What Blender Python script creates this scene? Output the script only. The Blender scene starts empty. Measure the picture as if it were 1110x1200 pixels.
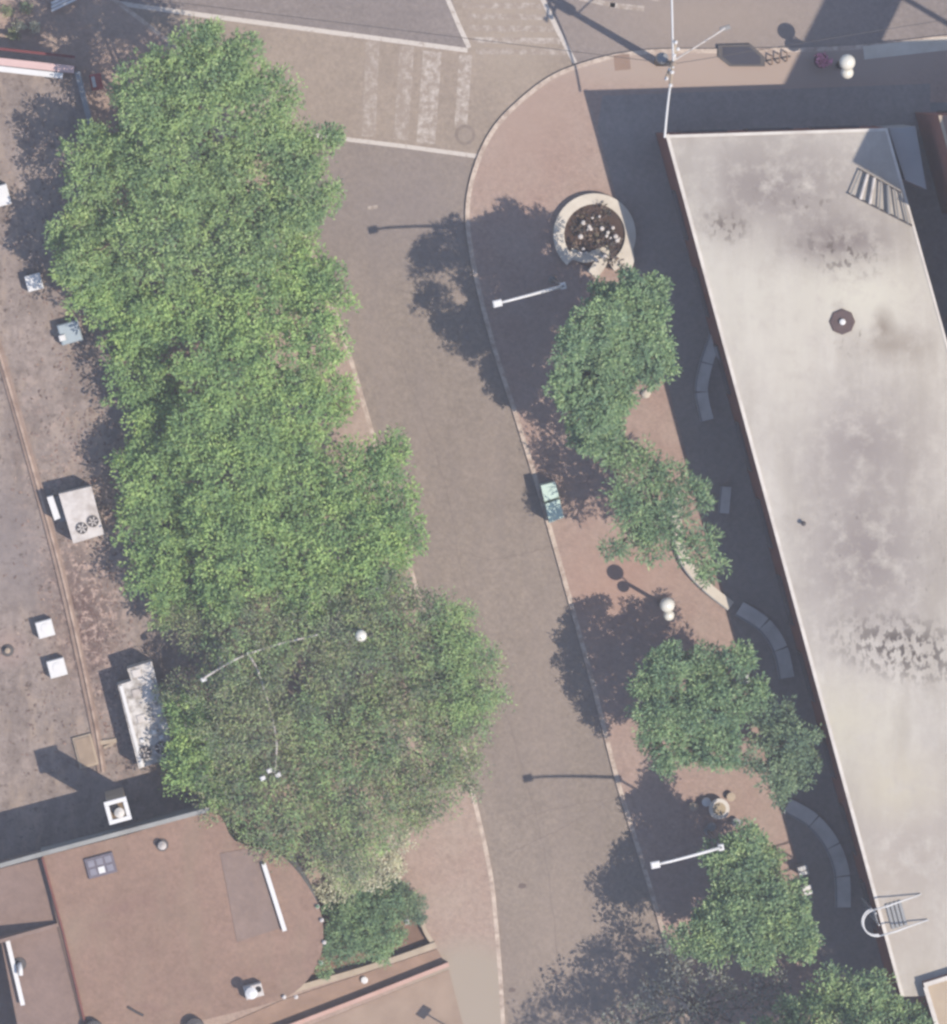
import bpy, bmesh, math, random
import numpy as np
from mathutils import Vector, Matrix
random.seed(7)
RNG = np.random.default_rng(11)
sc = bpy.context.scene
COL = sc.collection

# ------------------------------------------------------------------ camera
PXM = 25.0                                   # photograph pixels per metre on the ground
CAM = Vector((-20.6, 24.0, 400.0))
F = (-CAM).normalized()
R = F.cross(Vector((0, 1, 0))).normalized()
U = R.cross(F).normalized()
cd = bpy.data.cameras.new('camera')
cam = bpy.data.objects.new('camera', cd); COL.objects.link(cam)
cam.matrix_world = Matrix(((R.x, U.x, -F.x, CAM.x), (R.y, U.y, -F.y, CAM.y), (R.z, U.z, -F.z, CAM.z), (0, 0, 0, 1)))
DIST = CAM.length
cd.sensor_fit = 'VERTICAL'; cd.sensor_height = 24.0; cd.sensor_width = 24.0
cd.lens = 12.0 * DIST / 24.0                 # 48 m of ground over the frame height
cd.clip_start = 1.0; cd.clip_end = 3000.0
sc.camera = cam


def W(px, py, z=0.0):
    """the point at height z that the photograph shows at pixel px, py"""
    a = (px - 555.0) / PXM / DIST; b = (600.0 - py) / PXM / DIST
    d = F + R * a + U * b
    t = (z - CAM.z) / d.z
    return CAM + d * t


# ------------------------------------------------------------------ light
SUN = Vector((0.529, -0.310, 1.0)).normalized()
ELEV = math.asin(SUN.z); AZ = math.atan2(SUN.x, SUN.y)
wd = bpy.data.worlds.new('World'); sc.world = wd; wd.use_nodes = True
nt = wd.node_tree; bg = nt.nodes['Background']
sky = nt.nodes.new('ShaderNodeTexSky'); sky.sky_type = 'NISHITA'; sky.sun_disc = False
sky.sun_elevation = ELEV; sky.sun_rotation = AZ; sky.air_density = 1.0; sky.dust_density = 0.6; sky.ozone_density = 2.5
nt.links.new(sky.outputs[0], bg.inputs[0]); bg.inputs[1].default_value = 0.145
sl = bpy.data.lights.new('sun', 'SUN'); sl.energy = 4.2; sl.angle = math.radians(0.55); sl.color = (1.0, 0.905, 0.785)
so = bpy.data.objects.new('sun', sl); COL.objects.link(so)
so.rotation_euler = SUN.to_track_quat('Z', 'Y').to_euler(); so.location = (30, -20, 60)
sc.view_settings.view_transform = 'Standard'; sc.view_settings.look = 'None'
sc.view_settings.exposure = 0.78; sc.view_settings.gamma = 1.0
sc.render.engine = 'CYCLES'
sc.cycles.filter_width = 2.75
sc.cycles.max_bounces = 5
sc.cycles.volume_bounces = 1
HAZE = 0.00022

# ------------------------------------------------------------------ materials
CAL = 0.48


def lin(c):
    c /= 255.0
    return c / 12.92 if c <= 0.04045 else ((c + 0.055) / 1.055) ** 2.4


def S(r, g, b, k=1.0):
    return (lin(r) * CAL * k, lin(g) * CAL * k, lin(b) * CAL * k)


def rgba(c, k=1.0):
    return (min(c[0] * k, .95), min(c[1] * k, .95), min(c[2] * k, .95), 1.0)


class NT:
    def __init__(s, name, rough=0.9, spec=0.2, metal=0.0):
        s.m = bpy.data.materials.new(name); s.m.use_nodes = True
        s.t = s.m.node_tree; s.b = s.t.nodes['Principled BSDF']
        s.b.inputs['Roughness'].default_value = rough
        s.b.inputs['Specular IOR Level'].default_value = spec
        s.b.inputs['Metallic'].default_value = metal
        s.pos = s.n('ShaderNodeNewGeometry').outputs['Position']

    def n(s, k):
        return s.t.nodes.new(k)

    def l(s, a, b):
        s.t.links.new(a, b)

    def noise(s, scale, detail=3.0, rough=0.55, lo=0.3, hi=0.7, stretch=None, rot=0.0, off=0.0):
        v = s.pos
        if stretch or off or rot:
            mp = s.n('ShaderNodeMapping'); s.l(v, mp.inputs[0])
            mp.inputs['Rotation'].default_value = (rot * .5 if not stretch else 0, rot * .4 if not stretch else 0, rot)
            mp.inputs['Location'].default_value = (off, off * .7, 0)
            if stretch: mp.inputs['Scale'].default_value = stretch
            v = mp.outputs[0]
        nn = s.n('ShaderNodeTexNoise'); s.l(v, nn.inputs['Vector'])
        nn.inputs['Scale'].default_value = scale; nn.inputs['Detail'].default_value = detail
        nn.inputs['Roughness'].default_value = rough
        mr = s.n('ShaderNodeMapRange'); s.l(nn.outputs[0], mr.inputs[0])
        mr.inputs[1].default_value = lo; mr.inputs[2].default_value = hi
        return mr.outputs[0]

    def math(s, op, a, b):
        m = s.n('ShaderNodeMath'); m.operation = op
        for i, x in enumerate((a, b)):
            if isinstance(x, (int, float)): m.inputs[i].default_value = x
            else: s.l(x, m.inputs[i])
        return m.outputs[0]

    def mix(s, f, a, b, mode='MIX'):
        m = s.n('ShaderNodeMix'); m.data_type = 'RGBA'; m.blend_type = mode
        for i, x in ((0, f), (6, a), (7, b)):
            if isinstance(x, (int, float)): m.inputs[i].default_value = x
            elif isinstance(x, tuple): m.inputs[i].default_value = x if len(x) == 4 else rgba(x)
            else: s.l(x, m.inputs[i])
        return m.outputs[2]

    def spot(s, p, rx, ry, rot=0.0, soft=0.6):
        """a soft round mask on the ground plane about world point p"""
        mp = s.n('ShaderNodeMapping'); mp.vector_type = 'TEXTURE'; s.l(s.pos, mp.inputs[0])
        mp.inputs['Location'].default_value = (p[0], p[1], p[2])
        mp.inputs['Rotation'].default_value = (0, 0, rot)
        mp.inputs['Scale'].default_value = (rx, ry, 1000)
        le = s.n('ShaderNodeVectorMath'); le.operation = 'LENGTH'; s.l(mp.outputs[0], le.inputs[0])
        mr = s.n('ShaderNodeMapRange'); s.l(le.outputs['Value'], mr.inputs[0])
        mr.inputs[1].default_value = 1.0 + soft / 2; mr.inputs[2].default_value = 1.0 - soft
        return mr.outputs[0]

    def out(s, c):
        if isinstance(c, tuple): s.b.inputs['Base Color'].default_value = rgba(c)
        else: s.l(c, s.b.inputs['Base Color'])
        return s.m


def ground_mat(name, col, var=.10, scale=.35, mid=.08, mscale=2.2, fine=.16, fscale=9.0, rough=.95, tint=None):
    k = NT(name, rough, .1)
    c = k.mix(k.noise(scale, 4), rgba(col, 1 - var), rgba(tint or col, 1 + var))
    c = k.mix(1.0, c, k.mix(k.noise(mscale, 3, off=3.1), (1 - mid,) * 3 + (1,), (1 + mid * .6,) * 3 + (1,)), 'MULTIPLY')
    c = k.mix(1.0, c, k.mix(k.noise(fscale * .5, 4, .85, .34, .66, None, .63, 7.7), (1 - fine,) * 3 + (1,), (1 + fine * .5,) * 3 + (1,)), 'MULTIPLY')
    k.c = c
    return k


def simple(name, col, var=.08, scale=3.0, rough=.6, spec=.3, metal=0.0, dirt=None, damt=.0):
    k = NT(name, rough, spec, metal)
    c = k.mix(k.noise(scale, 3), rgba(col, 1 - var), rgba(col, 1 + var))
    if dirt:
        c = k.mix(k.math('MULTIPLY', k.noise(scale * .8, 4, .6, .42, .7, off=5), damt), c, rgba(dirt))
    return k.out(c)


AX = math.atan2(-1.0, 0.27)                  # the building line of the block (down the frame)
# asphalt: fine grain, worn wheel paths, oily darker centre, patches
k = ground_mat('asphalt', S(164, 150, 138), .08, .12, .07, 1.4, .26, 10)
c = k.mix(k.math('MULTIPLY', k.noise(.5, 4, .6, .45, .7, (2.2, .35, 1), -.3), .28), k.c, rgba(S(143, 132, 128)))
c = k.mix(k.math('MULTIPLY', k.noise(.22, 3, .6, .5, .62, (1, .4, 1), -.3, 4.0), .20), c, rgba(S(176, 160, 150)))
c = k.mix(k.math('MULTIPLY', k.spot(W(470, 240), 4.2, 3.0, 0, .9), .45), c, rgba(S(148, 138, 138)))
c = k.mix(k.math('MULTIPLY', k.spot(W(640, 1130), 3.2, 4.0, 0, .9), .30), c, rgba(S(178, 160, 146)))
M_ASPH = k.out(c)
k = ground_mat('street_asphalt', S(156, 145, 140), .08, .2, .06, 1.6, .24, 10)
c = k.mix(k.math('MULTIPLY', k.noise(.6, 4, .6, .45, .7, (.35, 2.2, 1), -.1), .35), k.c, rgba(S(137, 128, 127)))
c = k.mix(k.math('MULTIPLY', k.spot(W(830, 20), 7, 2.2, 0, .8), .7), c, rgba(S(176, 160, 147)))
M_STREET = k.out(c)
k = ground_mat('crosswalk_paving', S(176, 160, 145), .06, .3, .06, 1.5, .2, 10)
c = k.mix(k.math('MULTIPLY', k.noise(1.2, 3, .5, .5, .7, (.3, 3, 1)), .25), k.c, rgba(S(158, 143, 133)))
c = k.mix(k.math('MULTIPLY', k.spot(W(600, 25), 2.4, 3.0, 0, .5), .5), c, rgba(S(186, 171, 155)))
M_CROSS = k.out(c)


def paint(name, lo, hi, base=(172, 156, 142), top=(226, 216, 206)):
    k = NT(name, .8, .2)
    f = k.noise(3.2, 4, .7, lo, hi, off=2)
    c = k.mix(f, rgba(S(*base)), rgba(S(*top)))
    return k.out(k.mix(k.math('MULTIPLY', k.noise(9, 2), .15), c, rgba(S(150, 138, 130))))


M_PAINT = paint('white_road_paint', .25, .48)
M_WORN = paint('worn_road_paint', .42, .72)
M_FAINT = paint('faint_road_paint', .46, .82)


def brick_ground(name, a, b, c3, mortar):
    k = NT(name, .95, .1)
    mp = k.n('ShaderNodeMapping'); k.l(k.pos, mp.inputs[0]); mp.inputs['Rotation'].default_value = (0, 0, .27)
    br = k.n('ShaderNodeTexBrick'); k.l(mp.outputs[0], br.inputs['Vector'])
    br.inputs['Scale'].default_value = 2.0; br.inputs['Mortar Size'].default_value = .03
    br.inputs['Color1'].default_value = rgba(S(*a)); br.inputs['Color2'].default_value = rgba(S(*b)); br.inputs['Mortar'].default_value = rgba(S(*mortar))
    c = k.mix(k.noise(.45, 4, .6, .35, .7), br.outputs['Color'], rgba(S(*c3)))
    c = k.mix(1.0, c, k.mix(k.noise(4.5, 4, .85, .34, .66, None, .6), (.82, .82, .82, 1), (1.12, 1.12, 1.12, 1)), 'MULTIPLY')
    c = k.mix(k.math('MULTIPLY', k.noise(1.6, 4, .6, .55, .75, off=9), .4), c, rgba(S(150, 128, 115)))
    k.c = c
    return k


k = brick_ground('plaza_brick', (190, 160, 146), (178, 149, 136), (188, 166, 153), (174, 154, 143))
c = k.mix(k.math('MULTIPLY', k.spot(W(610, 120), 3.6, 3.0, .8, .7), .7), k.c, rgba(S(184, 160, 146)))
c = k.mix(k.spot(W(880, 62), 11, 2.0, 0, .35), c, rgba(S(188, 169, 156)))
M_PLAZA = k.out(k.mix(k.math('MULTIPLY', k.spot(W(720, 690), 3.0, 2.4, .5, .8), .5), c, rgba(S(190, 152, 134))))
k = brick_ground('sidewalk_brick', (194, 168, 153), (185, 158, 144), (191, 171, 156), (178, 159, 146))
M_SIDE = k.out(k.mix(k.spot(W(548, 1172), 3.2, 2.9, 0, .3), k.c, rgba(S(184, 170, 154))))
M_KERB = simple('kerb_stone', S(222, 204, 188), .14, 4, .9, .1, 0, S(164, 142, 128), .85)
k = ground_mat('bare_ground', S(158, 140, 127), .14, .5, .12, 2, .22, 8)
M_GROUND = k.out(k.mix(k.math('MULTIPLY', k.noise(.8, 4, .6, .5, .7, off=6), .4), k.c, rgba(S(190, 172, 152))))
M_WALK = ground_mat('grey_walkway_paving', S(168, 158, 152), .06, .4, .06, 1.6, .18, 9); M_WALK = M_WALK.out(M_WALK.c)
k = ground_mat('alley_paving', S(150, 148, 146), .1, .5, .08, 2, .15, 8); M_ALLEY = k.out(k.c)
M_CRACK_SHADOW = simple('crack_and_shadow_line', S(138, 125, 118), .12, 3, .95, .05)
k = ground_mat('patched_asphalt', S(156, 143, 136), .06, .4, .06, 1.6, .24, 10); M_PATCH = k.out(k.c)
M_IRON = simple('cast_iron', S(140, 124, 112), .15, 4, .7, .4)

# left roof: weathered felt with gravel, litter and streaks
k = ground_mat('weathered_felt_roof', S(172, 157, 148), .12, .3, .12, 1.6, .22, 8)
c = k.mix(k.math('MULTIPLY', k.noise(.55, 5, .65, .47, .66, (2.0, .5, 1), -.25), .55), k.c, rgba(S(128, 115, 108)))
c = k.mix(k.math('MULTIPLY', k.noise(1.6, 4, .7, .48, .66, off=12), .45), c, rgba(S(118, 104, 96)))
c = k.mix(k.math('MULTIPLY', k.noise(.9, 4, .65, .52, .68, (1.5, .6, 1), -.25, 3.3), .55), c, rgba(S(188, 168, 150)))
c = k.mix(k.math('MULTIPLY', k.spot(W(18, 640, 3.5), 1.7, 3.0, .2, .6), .6), c, rgba(S(146, 136, 134)))
c = k.mix(k.math('MULTIPLY', k.spot(W(10, 760, 3.5), 1.0, .9, 0, .5), .5), c, rgba(S(176, 152, 142)))
c = k.mix(k.math('MULTIPLY', k.spot(W(100, 730, 3.5), 1.5, 3.6, .25, .8), k.noise(2.4, 5, .8, .3, .55)), c, rgba(S(112, 88, 82)))
c = k.mix(k.math('MULTIPLY', k.spot(W(105, 700, 3.5), 2.0, 9, .25, .8), k.noise(3.2, 4, .8, .5, .62, off=3)), c, rgba(S(206, 180, 166)))
c = k.mix(k.math('MULTIPLY', k.noise(3.6, 3, .7, .58, .7, off=1), .7), c, rgba(S(96, 82, 74)))
M_FELT = k.out(c)

# right roof: pale membrane with ponding stains and streaks along the fall
k = ground_mat('pale_roof_membrane', S(211, 203, 192), .06, .25, .05, 1.4, .08, 7)
c = k.c
ST = (1.6, .35, 1)
c = k.mix(k.math('MULTIPLY', k.noise(.42, 5, .62, .44, .66, ST, -.2), .6), c, rgba(S(184, 175, 162)))
c = k.mix(k.math('MULTIPLY', k.noise(.8, 4, .6, .52, .72, ST, -.2, 8.0), .5), c, rgba(S(224, 217, 205)))
for (px, py, rx, ry, amt, cc) in ((900, 220, 5.6, 2.9, .78, (168, 158, 152)), (985, 285, 2.6, 1.3, .75, (152, 141, 136)), (845, 262, 1.1, .9, .7, (163, 152, 144)),
                                  (1010, 520, 3.4, 2.6, .6, (172, 162, 157)), (1015, 650, 3.6, 4.2, .75, (168, 158, 153)), (880, 350, 2.2, 3.0, .5, (224, 218, 204)),
                                  (1010, 345, 3.2, 1.6, .75, (226, 220, 204)), (1052, 405, 1.6, .8, .5, (174, 162, 148)), (1035, 385, .5, .9, .6, (168, 156, 142)),
                                  (980, 850, 3.0, 2.0, .5, (216, 208, 196)), (1070, 1000, 4.0, 4.0, .5, (190, 178, 167)), (1050, 920, 2.0, 1.6, .5, (214, 204, 190)), (930, 420, 1.6, 3.5, .45, (224, 217, 203)), (820, 330, 1.2, 5, .5, (222, 216, 204)), (905, 690, 1.0, 5, .5, (224, 217, 206)), (1000, 1090, 3, 3, .5, (198, 184, 168))):
    f = k.math('MULTIPLY', k.spot(W(px, py, 6.5), rx, ry, 0, .9), k.noise(1.1, 6, .74, .28, .52, off=px * .01))
    c = k.mix(k.math('MULTIPLY', f, min(1, amt * 1.45)), c, rgba(S(*[x - 10 if x < 200 else x for x in cc])))
for (px, py, rx, ry, lo, cc) in ((1060, 760, 3.2, 1.4, .50, (84, 74, 70)), (985, 296, 1.9, 1.0, .55, (112, 101, 94)), (852, 265, 1.0, .7, .53, (118, 107, 99)), (930, 232, 2.4, .8, .6, (130, 120, 110)), (1000, 620, 2.5, 2.2, .66, (130, 120, 114)), (1085, 650, 1.0, 2.0, .62, (124, 114, 108)), (1000, 400, .9, .6, .6, (130, 120, 105))):
    f = k.math('MULTIPLY', k.spot(W(px, py, 6.5), rx, ry, -.2, .7), k.noise(2.0, 3, .6, lo - .02, lo + .06, (1.6, 1.0, 1), -.2, px * .013))
    c = k.mix(k.math('MULTIPLY', f, .85), c, rgba(S(*cc)))
M_ROOF = k.out(c)
M_COPING = simple('white_coping', S(238, 230, 220), .05, 1.2, .7, .2, 0, S(190, 178, 168), .5)
M_BRICK = simple('red_brick_wall', S(150, 96, 84), .15, 2.5, .95, .1)
M_PLASTER = simple('grey_render_wall', S(176, 176, 172), .08, .8, .95, .1, 0, S(140, 138, 134), .5)
M_GLASS = simple('dark_window_glass', S(60, 68, 76), .05, 1, .12, .5)
M_FRAME = simple('dark_window_frame', S(70, 66, 64), .05, 1, .5, .4)
k = ground_mat('red_brown_roof', S(167, 138, 121), .07, .3, .09, 1.3, .20, 9)
c = k.mix(k.math('MULTIPLY', k.noise(.5, 4, .6, .48, .7, (1.8, .4, 1), -.25), .4), k.c, rgba(S(160, 140, 120)))
c = k.mix(k.math('MULTIPLY', k.spot(W(75, 1095, 7.7), 1.6, .9, .4, .9), .5), c, rgba(S(170, 150, 130)))
c = k.mix(k.math('MULTIPLY', k.noise(.7, 4, .6, .55, .72, (.5, 1.6, 1), -.25, 5), .35), c, rgba(S(150, 117, 109)))
M_RROOF = k.out(c)
k = ground_mat('brown_roof_annex', S(156, 133, 122), .08, .4, .08, 1.6, .14, 9); M_RROOF2 = k.out(k.c)
k = ground_mat('stained_roof_panel', S(160, 138, 126), .10, .5, .1, 1.6, .14, 8)
M_PANEL = k.out(k.mix(k.math('MULTIPLY', k.noise(.6, 4, .6, .45, .65, (1.5, .6, 1)), .5), k.c, rgba(S(146, 128, 120))))
M_WHITE = simple('white_paint', S(246, 244, 242), .03, 3, .5, .3)
M_DIRTYWHITE = simple('dirty_white_metal', S(232, 224, 218), .06, 2, .55, .3, 0, S(150, 132, 118), .55)
M_LITTERED = simple('littered_white_metal', S(236, 230, 224), .10, 3.5, .7, .2, 0, S(120, 108, 92), .8)
M_DARK = simple('dark_metal', S(78, 72, 72), .1, 3, .6, .4)
M_BLACK = simple('dark_opening', S(48, 42, 42), .1, 3, .8, .2)
M_GREY = simple('grey_metal', S(150, 152, 154), .06, 3, .5, .4)
M_GALV = simple('galvanised_pole', S(150, 148, 146), .06, 3, .55, .4)
M_STONE = simple('pale_planter_stone', S(238, 228, 212), .06, 1.5, .85, .15, 0, S(204, 188, 170), .4)
M_BENCH = simple('pale_concrete_bench', S(240, 234, 230), .06, 1.5, .85, .15, 0, S(186, 178, 174), .5)
M_GLOBE = simple('white_globe_glass', S(255, 250, 236), .01, 1, .25, .5)
M_MINT = simple('mint_cabinet_paint', S(216, 240, 226), .05, 2, .5, .3, 0, S(176, 200, 186), .3)
M_SOIL = simple('planter_soil', S(92, 74, 64), .2, 4, .95, .05)
M_PINK = simple('pink_petals', S(240, 150, 182), .2, 6, .7, .2)
M_REDPAINT = simple('red_paint', S(190, 92, 88), .08, 2, .6, .3)
M_PINKWALL = simple('pink_render', S(222, 184, 170), .06, 1.2, .9, .1, 0, S(196, 150, 132), .4)
M_CREAM = simple('cream_render', S(204, 186, 164), .08, 1.2, .9, .1, 0, S(170, 150, 130), .5)
M_TEAK = simple('beige_table_top', S(190, 172, 142), .08, 3, .7, .2)
M_WOOD = simple('weathered_pole_wood', S(176, 158, 140), .12, 3, .9, .1)
M_BARK = simple('grey_brown_bark', S(120, 104, 92), .15, 3, .95, .1)
M_PALEBARK = simple('pale_bark', S(158, 146, 132), .15, 3, .95, .1)
M_TOWER = simple('tower_render', S(190, 180, 168), .06, .6, .9, .1)
k = ground_mat('brown_gravel_roof', S(176, 146, 132), .1, .5, .1, 1.6, .16, 8); M_BROOF = k.out(k.c)


LEAFK = 1.95


def leafmat(name, cols, trans=.35, clump=.22):
    k = NT(name, .75, .15)
    g = k.n('ShaderNodeNewGeometry')
    ra = k.n('ShaderNodeValToRGB'); k.l(g.outputs['Random Per Island'], ra.inputs[0])
    el = ra.color_ramp.elements
    while len(el) < len(cols): el.new(.5)
    for i, cc in enumerate(cols):
        el[i].position = i / (len(cols) - 1); el[i].color = rgba(S(*cc, k=LEAFK))
    c0 = k.mix(1.0, ra.outputs[0], k.mix(k.noise(2.4, 2, .6, .32, .68, off=4), (1 - clump * 1.2, 1 - clump, 1 - clump * .8, 1), (1 + clump * .8, 1 + clump * .7, 1 + clump * .5, 1)), 'MULTIPLY')
    c = k.mix(1.0, c0, k.mix(k.noise(.75, 3, .6, .38, .62), (1 - clump * 1.4, 1 - clump * 1.15, 1 - clump * .8, 1), (1 + clump * .9, 1 + clump * .7, 1 + clump * .2, 1)), 'MULTIPLY')
    k.out(c)
    tr = k.n('ShaderNodeBsdfTranslucent'); k.l(c, tr.inputs[0])
    ms = k.n('ShaderNodeMixShader'); ms.inputs[0].default_value = trans
    k.l(k.b.outputs[0], ms.inputs[1]); k.l(tr.outputs[0], ms.inputs[2])
    k.l(ms.outputs[0], k.t.nodes['Material Output'].inputs[0])
    return k.m


L_LOCUST = leafmat('light_green_leaf', [(118, 142, 96), (132, 156, 104), (144, 166, 114), (158, 176, 128)])
L_LOCUST2 = leafmat('bright_green_leaf', [(120, 148, 94), (134, 160, 102), (146, 172, 110), (160, 180, 124)])
L_OLIVE = leafmat('olive_brown_leaf', [(120, 114, 104), (124, 132, 100), (138, 154, 108), (152, 166, 122), (134, 128, 114), (130, 150, 104)], .3, .2)
L_DARK = leafmat('dark_green_leaf', [(94, 118, 86), (110, 136, 100), (126, 150, 110), (146, 164, 126)], .3, .2)
L_DARK2 = leafmat('blue_green_leaf', [(88, 106, 86), (104, 124, 98), (118, 138, 108), (134, 150, 122)], .3, .2)
L_YELLOW = leafmat('yellow_green_leaf', [(108, 126, 86), (136, 150, 102), (158, 172, 118), (178, 186, 142)], .35, .2)
L_MID = leafmat('mid_green_leaf', [(86, 110, 82), (112, 136, 98), (134, 156, 110), (156, 172, 130)], .3, .22)
L_GREY = leafmat('grey_leaf', [(92, 94, 88), (112, 116, 106), (138, 138, 134), (104, 112, 98)], .3, .15)
L_DRY = leafmat('dry_cream_leaf', [(164, 160, 132), (186, 182, 156), (206, 202, 178), (140, 148, 110)], .3, .1)
L_LITTER = leafmat('fallen_leaf', [(84, 70, 64), (104, 86, 78), (126, 106, 96), (98, 80, 76), (150, 132, 120)], .0, .1)
L_FLOWER = leafmat('dark_planter_leaf', [(74, 58, 52), (96, 78, 70), (112, 98, 90), (90, 88, 72)], .2, .2)
M_PETAL = simple('white_petals', S(236, 228, 222), .05, 4, .7, .2)


# ------------------------------------------------------------------ mesh helpers
def wloc(o):
    v = Vector((0, 0, 0))
    while o is not None:
        v += o.location; o = o.parent
    return v


class MB:
    def __init__(s):
        s.v = []; s.f = []; s.smooth = False

    def add(s, vs, fs):
        b = len(s.v); s.v += [tuple(v) for v in vs]; s.f += [tuple(b + i for i in f) for f in fs]
        return s

    def prism(s, poly, z0, z1):
        n = len(poly)
        a = sum(poly[i][0] * poly[(i + 1) % n][1] - poly[(i + 1) % n][0] * poly[i][1] for i in range(n))
        if a < 0: poly = poly[::-1]
        vs = [(p[0], p[1], z0) for p in poly] + [(p[0], p[1], z1) for p in poly]
        fs = [tuple(range(n - 1, -1, -1)), tuple(range(n, 2 * n))] + [(i, (i + 1) % n, n + (i + 1) % n, n + i) for i in range(n)]
        return s.add(vs, fs)

    def sheet(s, poly, z):
        n = len(poly)
        a = sum(poly[i][0] * poly[(i + 1) % n][1] - poly[(i + 1) % n][0] * poly[i][1] for i in range(n))
        if a < 0: poly = poly[::-1]
        return s.add([(p[0], p[1], z) for p in poly], [tuple(range(n))])

    def box(s, c, sx, sy, z0, z1, rot=0.0, bev=0.0):
        """upright box about c with the top edges bevelled"""
        def ring(hx, hy, z):
            return [(c[0] + x * math.cos(rot) - y * math.sin(rot), c[1] + x * math.sin(rot) + y * math.cos(rot), z) for x, y in ((-hx, -hy), (hx, -hy), (hx, hy), (-hx, hy))]
        rs = [ring(sx / 2, sy / 2, z0), ring(sx / 2, sy / 2, z1 - bev)]
        if bev: rs.append(ring(sx / 2 - bev, sy / 2 - bev, z1))
        vs = [p for r in rs for p in r]; m = len(rs)
        fs = [(3, 2, 1, 0), tuple(range(4 * m - 4, 4 * m))]
        for j in range(m - 1):
            fs += [(4 * j + i, 4 * j + (i + 1) % 4, 4 * j + 4 + (i + 1) % 4, 4 * j + 4 + i) for i in range(4)]
        return s.add(vs, fs)

    def lathe(s, c, prof, n=20):
        """profile of (radius, z) about the vertical through c"""
        vs = []; m = len(prof)
        for r, z in prof:
            vs += [(c[0] + r * math.cos(2 * math.pi * i / n), c[1] + r * math.sin(2 * math.pi * i / n), z) for i in range(n)]
        fs = [(j * n + i, j * n + (i + 1) % n, (j + 1) * n + (i + 1) % n, (j + 1) * n + i) for j in range(m - 1) for i in range(n)]
        fs += [tuple(range(n - 1, -1, -1)), tuple(range((m - 1) * n, m * n))]
        return s.add(vs, fs)

    def ball(s, c, r, n=16, m=8, sz=1.0):
        return s.lathe(c, [(max(r * math.sin(math.pi * j / m), .001), c[2] - r * sz * math.cos(math.pi * j / m)) for j in range(m + 1)], n)

    def tube(s, pts, rad, n=8):
        pts = [Vector(p) for p in pts]
        if isinstance(rad, (int, float)): rad = [rad] * len(pts)
        vs = []; ref = None
        for i, p in enumerate(pts):
            d = (pts[min(i + 1, len(pts) - 1)] - pts[max(i - 1, 0)]).normalized()
            if ref is None: ref = Vector((1, 0, 0)) if abs(d.x) < .8 else Vector((0, 1, 0))
            a = (ref - d * ref.dot(d)).normalized(); b = d.cross(a); ref = a
            vs += [p + (a * math.cos(2 * math.pi * q / n) + b * math.sin(2 * math.pi * q / n)) * rad[i] for q in range(n)]
        m = len(pts)
        fs = [(j * n + i, j * n + (i + 1) % n, (j + 1) * n + (i + 1) % n, (j + 1) * n + i) for j in range(m - 1) for i in range(n)]
        fs += [tuple(range(n - 1, -1, -1)), tuple(range((m - 1) * n, m * n))]
        return s.add(vs, fs)

    def ribbon(s, pts, w, z0, z1, side=0.0):
        """a solid strip along pts; side shifts it across its run (fractions of w)"""
        pts = [Vector((p[0], p[1], 0)) for p in pts]; L = []; Rr = []
        for i, p in enumerate(pts):
            d = (pts[min(i + 1, len(pts) - 1)] - pts[max(i - 1, 0)]).normalized(); nrm = Vector((-d.y, d.x, 0))
            L.append(p + nrm * w * (.5 + side)); Rr.append(p + nrm * w * (-.5 + side))
        m = len(pts); vs = []
        for i in range(m):
            vs += [(Rr[i].x, Rr[i].y, z0), (L[i].x, L[i].y, z0), (L[i].x, L[i].y, z1), (Rr[i].x, Rr[i].y, z1)]
        fs = [(0, 1, 2, 3), (4 * m - 1, 4 * m - 2, 4 * m - 3, 4 * m - 4)]
        for j in range(m - 1):
            a = 4 * j; b = a + 4
            fs += [(a + q, b + q, b + (q + 1) % 4, a + (q + 1) % 4) for q in range(4)]
        return s.add(vs, fs)

    def build(s, name, m, parent=None, loc=None, smooth=False):
        o0 = wloc(parent) if parent else (Vector(loc) if loc is not None else Vector((0, 0, 0)))
        me = bpy.data.meshes.new(name)
        me.from_pydata([(v[0] - o0.x, v[1] - o0.y, v[2] - o0.z) for v in s.v], [], s.f)
        bm = bmesh.new(); bm.from_mesh(me); bmesh.ops.recalc_face_normals(bm, faces=bm.faces); bm.to_mesh(me); bm.free()
        me.materials.append(m)
        if smooth:
            me.polygons.foreach_set('use_smooth', [True] * len(me.polygons))
        o = bpy.data.objects.new(name, me); COL.objects.link(o)
        if parent: o.parent = parent
        elif loc is not None: o.location = o0
        return o


def tag(o, label, cat, group=None, kind=None):
    if label: o['label'] = label
    if cat: o['category'] = cat
    if group: o['group'] = group
    if kind: o['kind'] = kind
    return o


def thing(name, label, cat, loc, group=None):
    o = bpy.data.objects.new(name, None); COL.objects.link(o); o.empty_display_size = .3
    o.location = loc
    return tag(o, label, cat, group)


def struct(o):
    o['kind'] = 'structure'; return o


def P(pts, z=0.0):
    return [W(p[0], p[1], z) for p in pts]


def smooth(pts, n=6):
    """Catmull-Rom through the points"""
    out = []
    q = [pts[0]] + list(pts) + [pts[-1]]
    for i in range(1, len(q) - 2):
        for j in range(n):
            t = j / n; a, b, c_, d = q[i - 1], q[i], q[i + 1], q[i + 2]
            out.append(tuple(.5 * (2 * b[m] + (c_[m] - a[m]) * t + (2 * a[m] - 5 * b[m] + 4 * c_[m] - d[m]) * t * t + (3 * b[m] - a[m] - 3 * c_[m] + d[m]) * t ** 3) for m in (0, 1)))
    out.append(tuple(pts[-1]))
    return out


ROT = math.radians(15)                       # the block is turned this much against the frame

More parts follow.
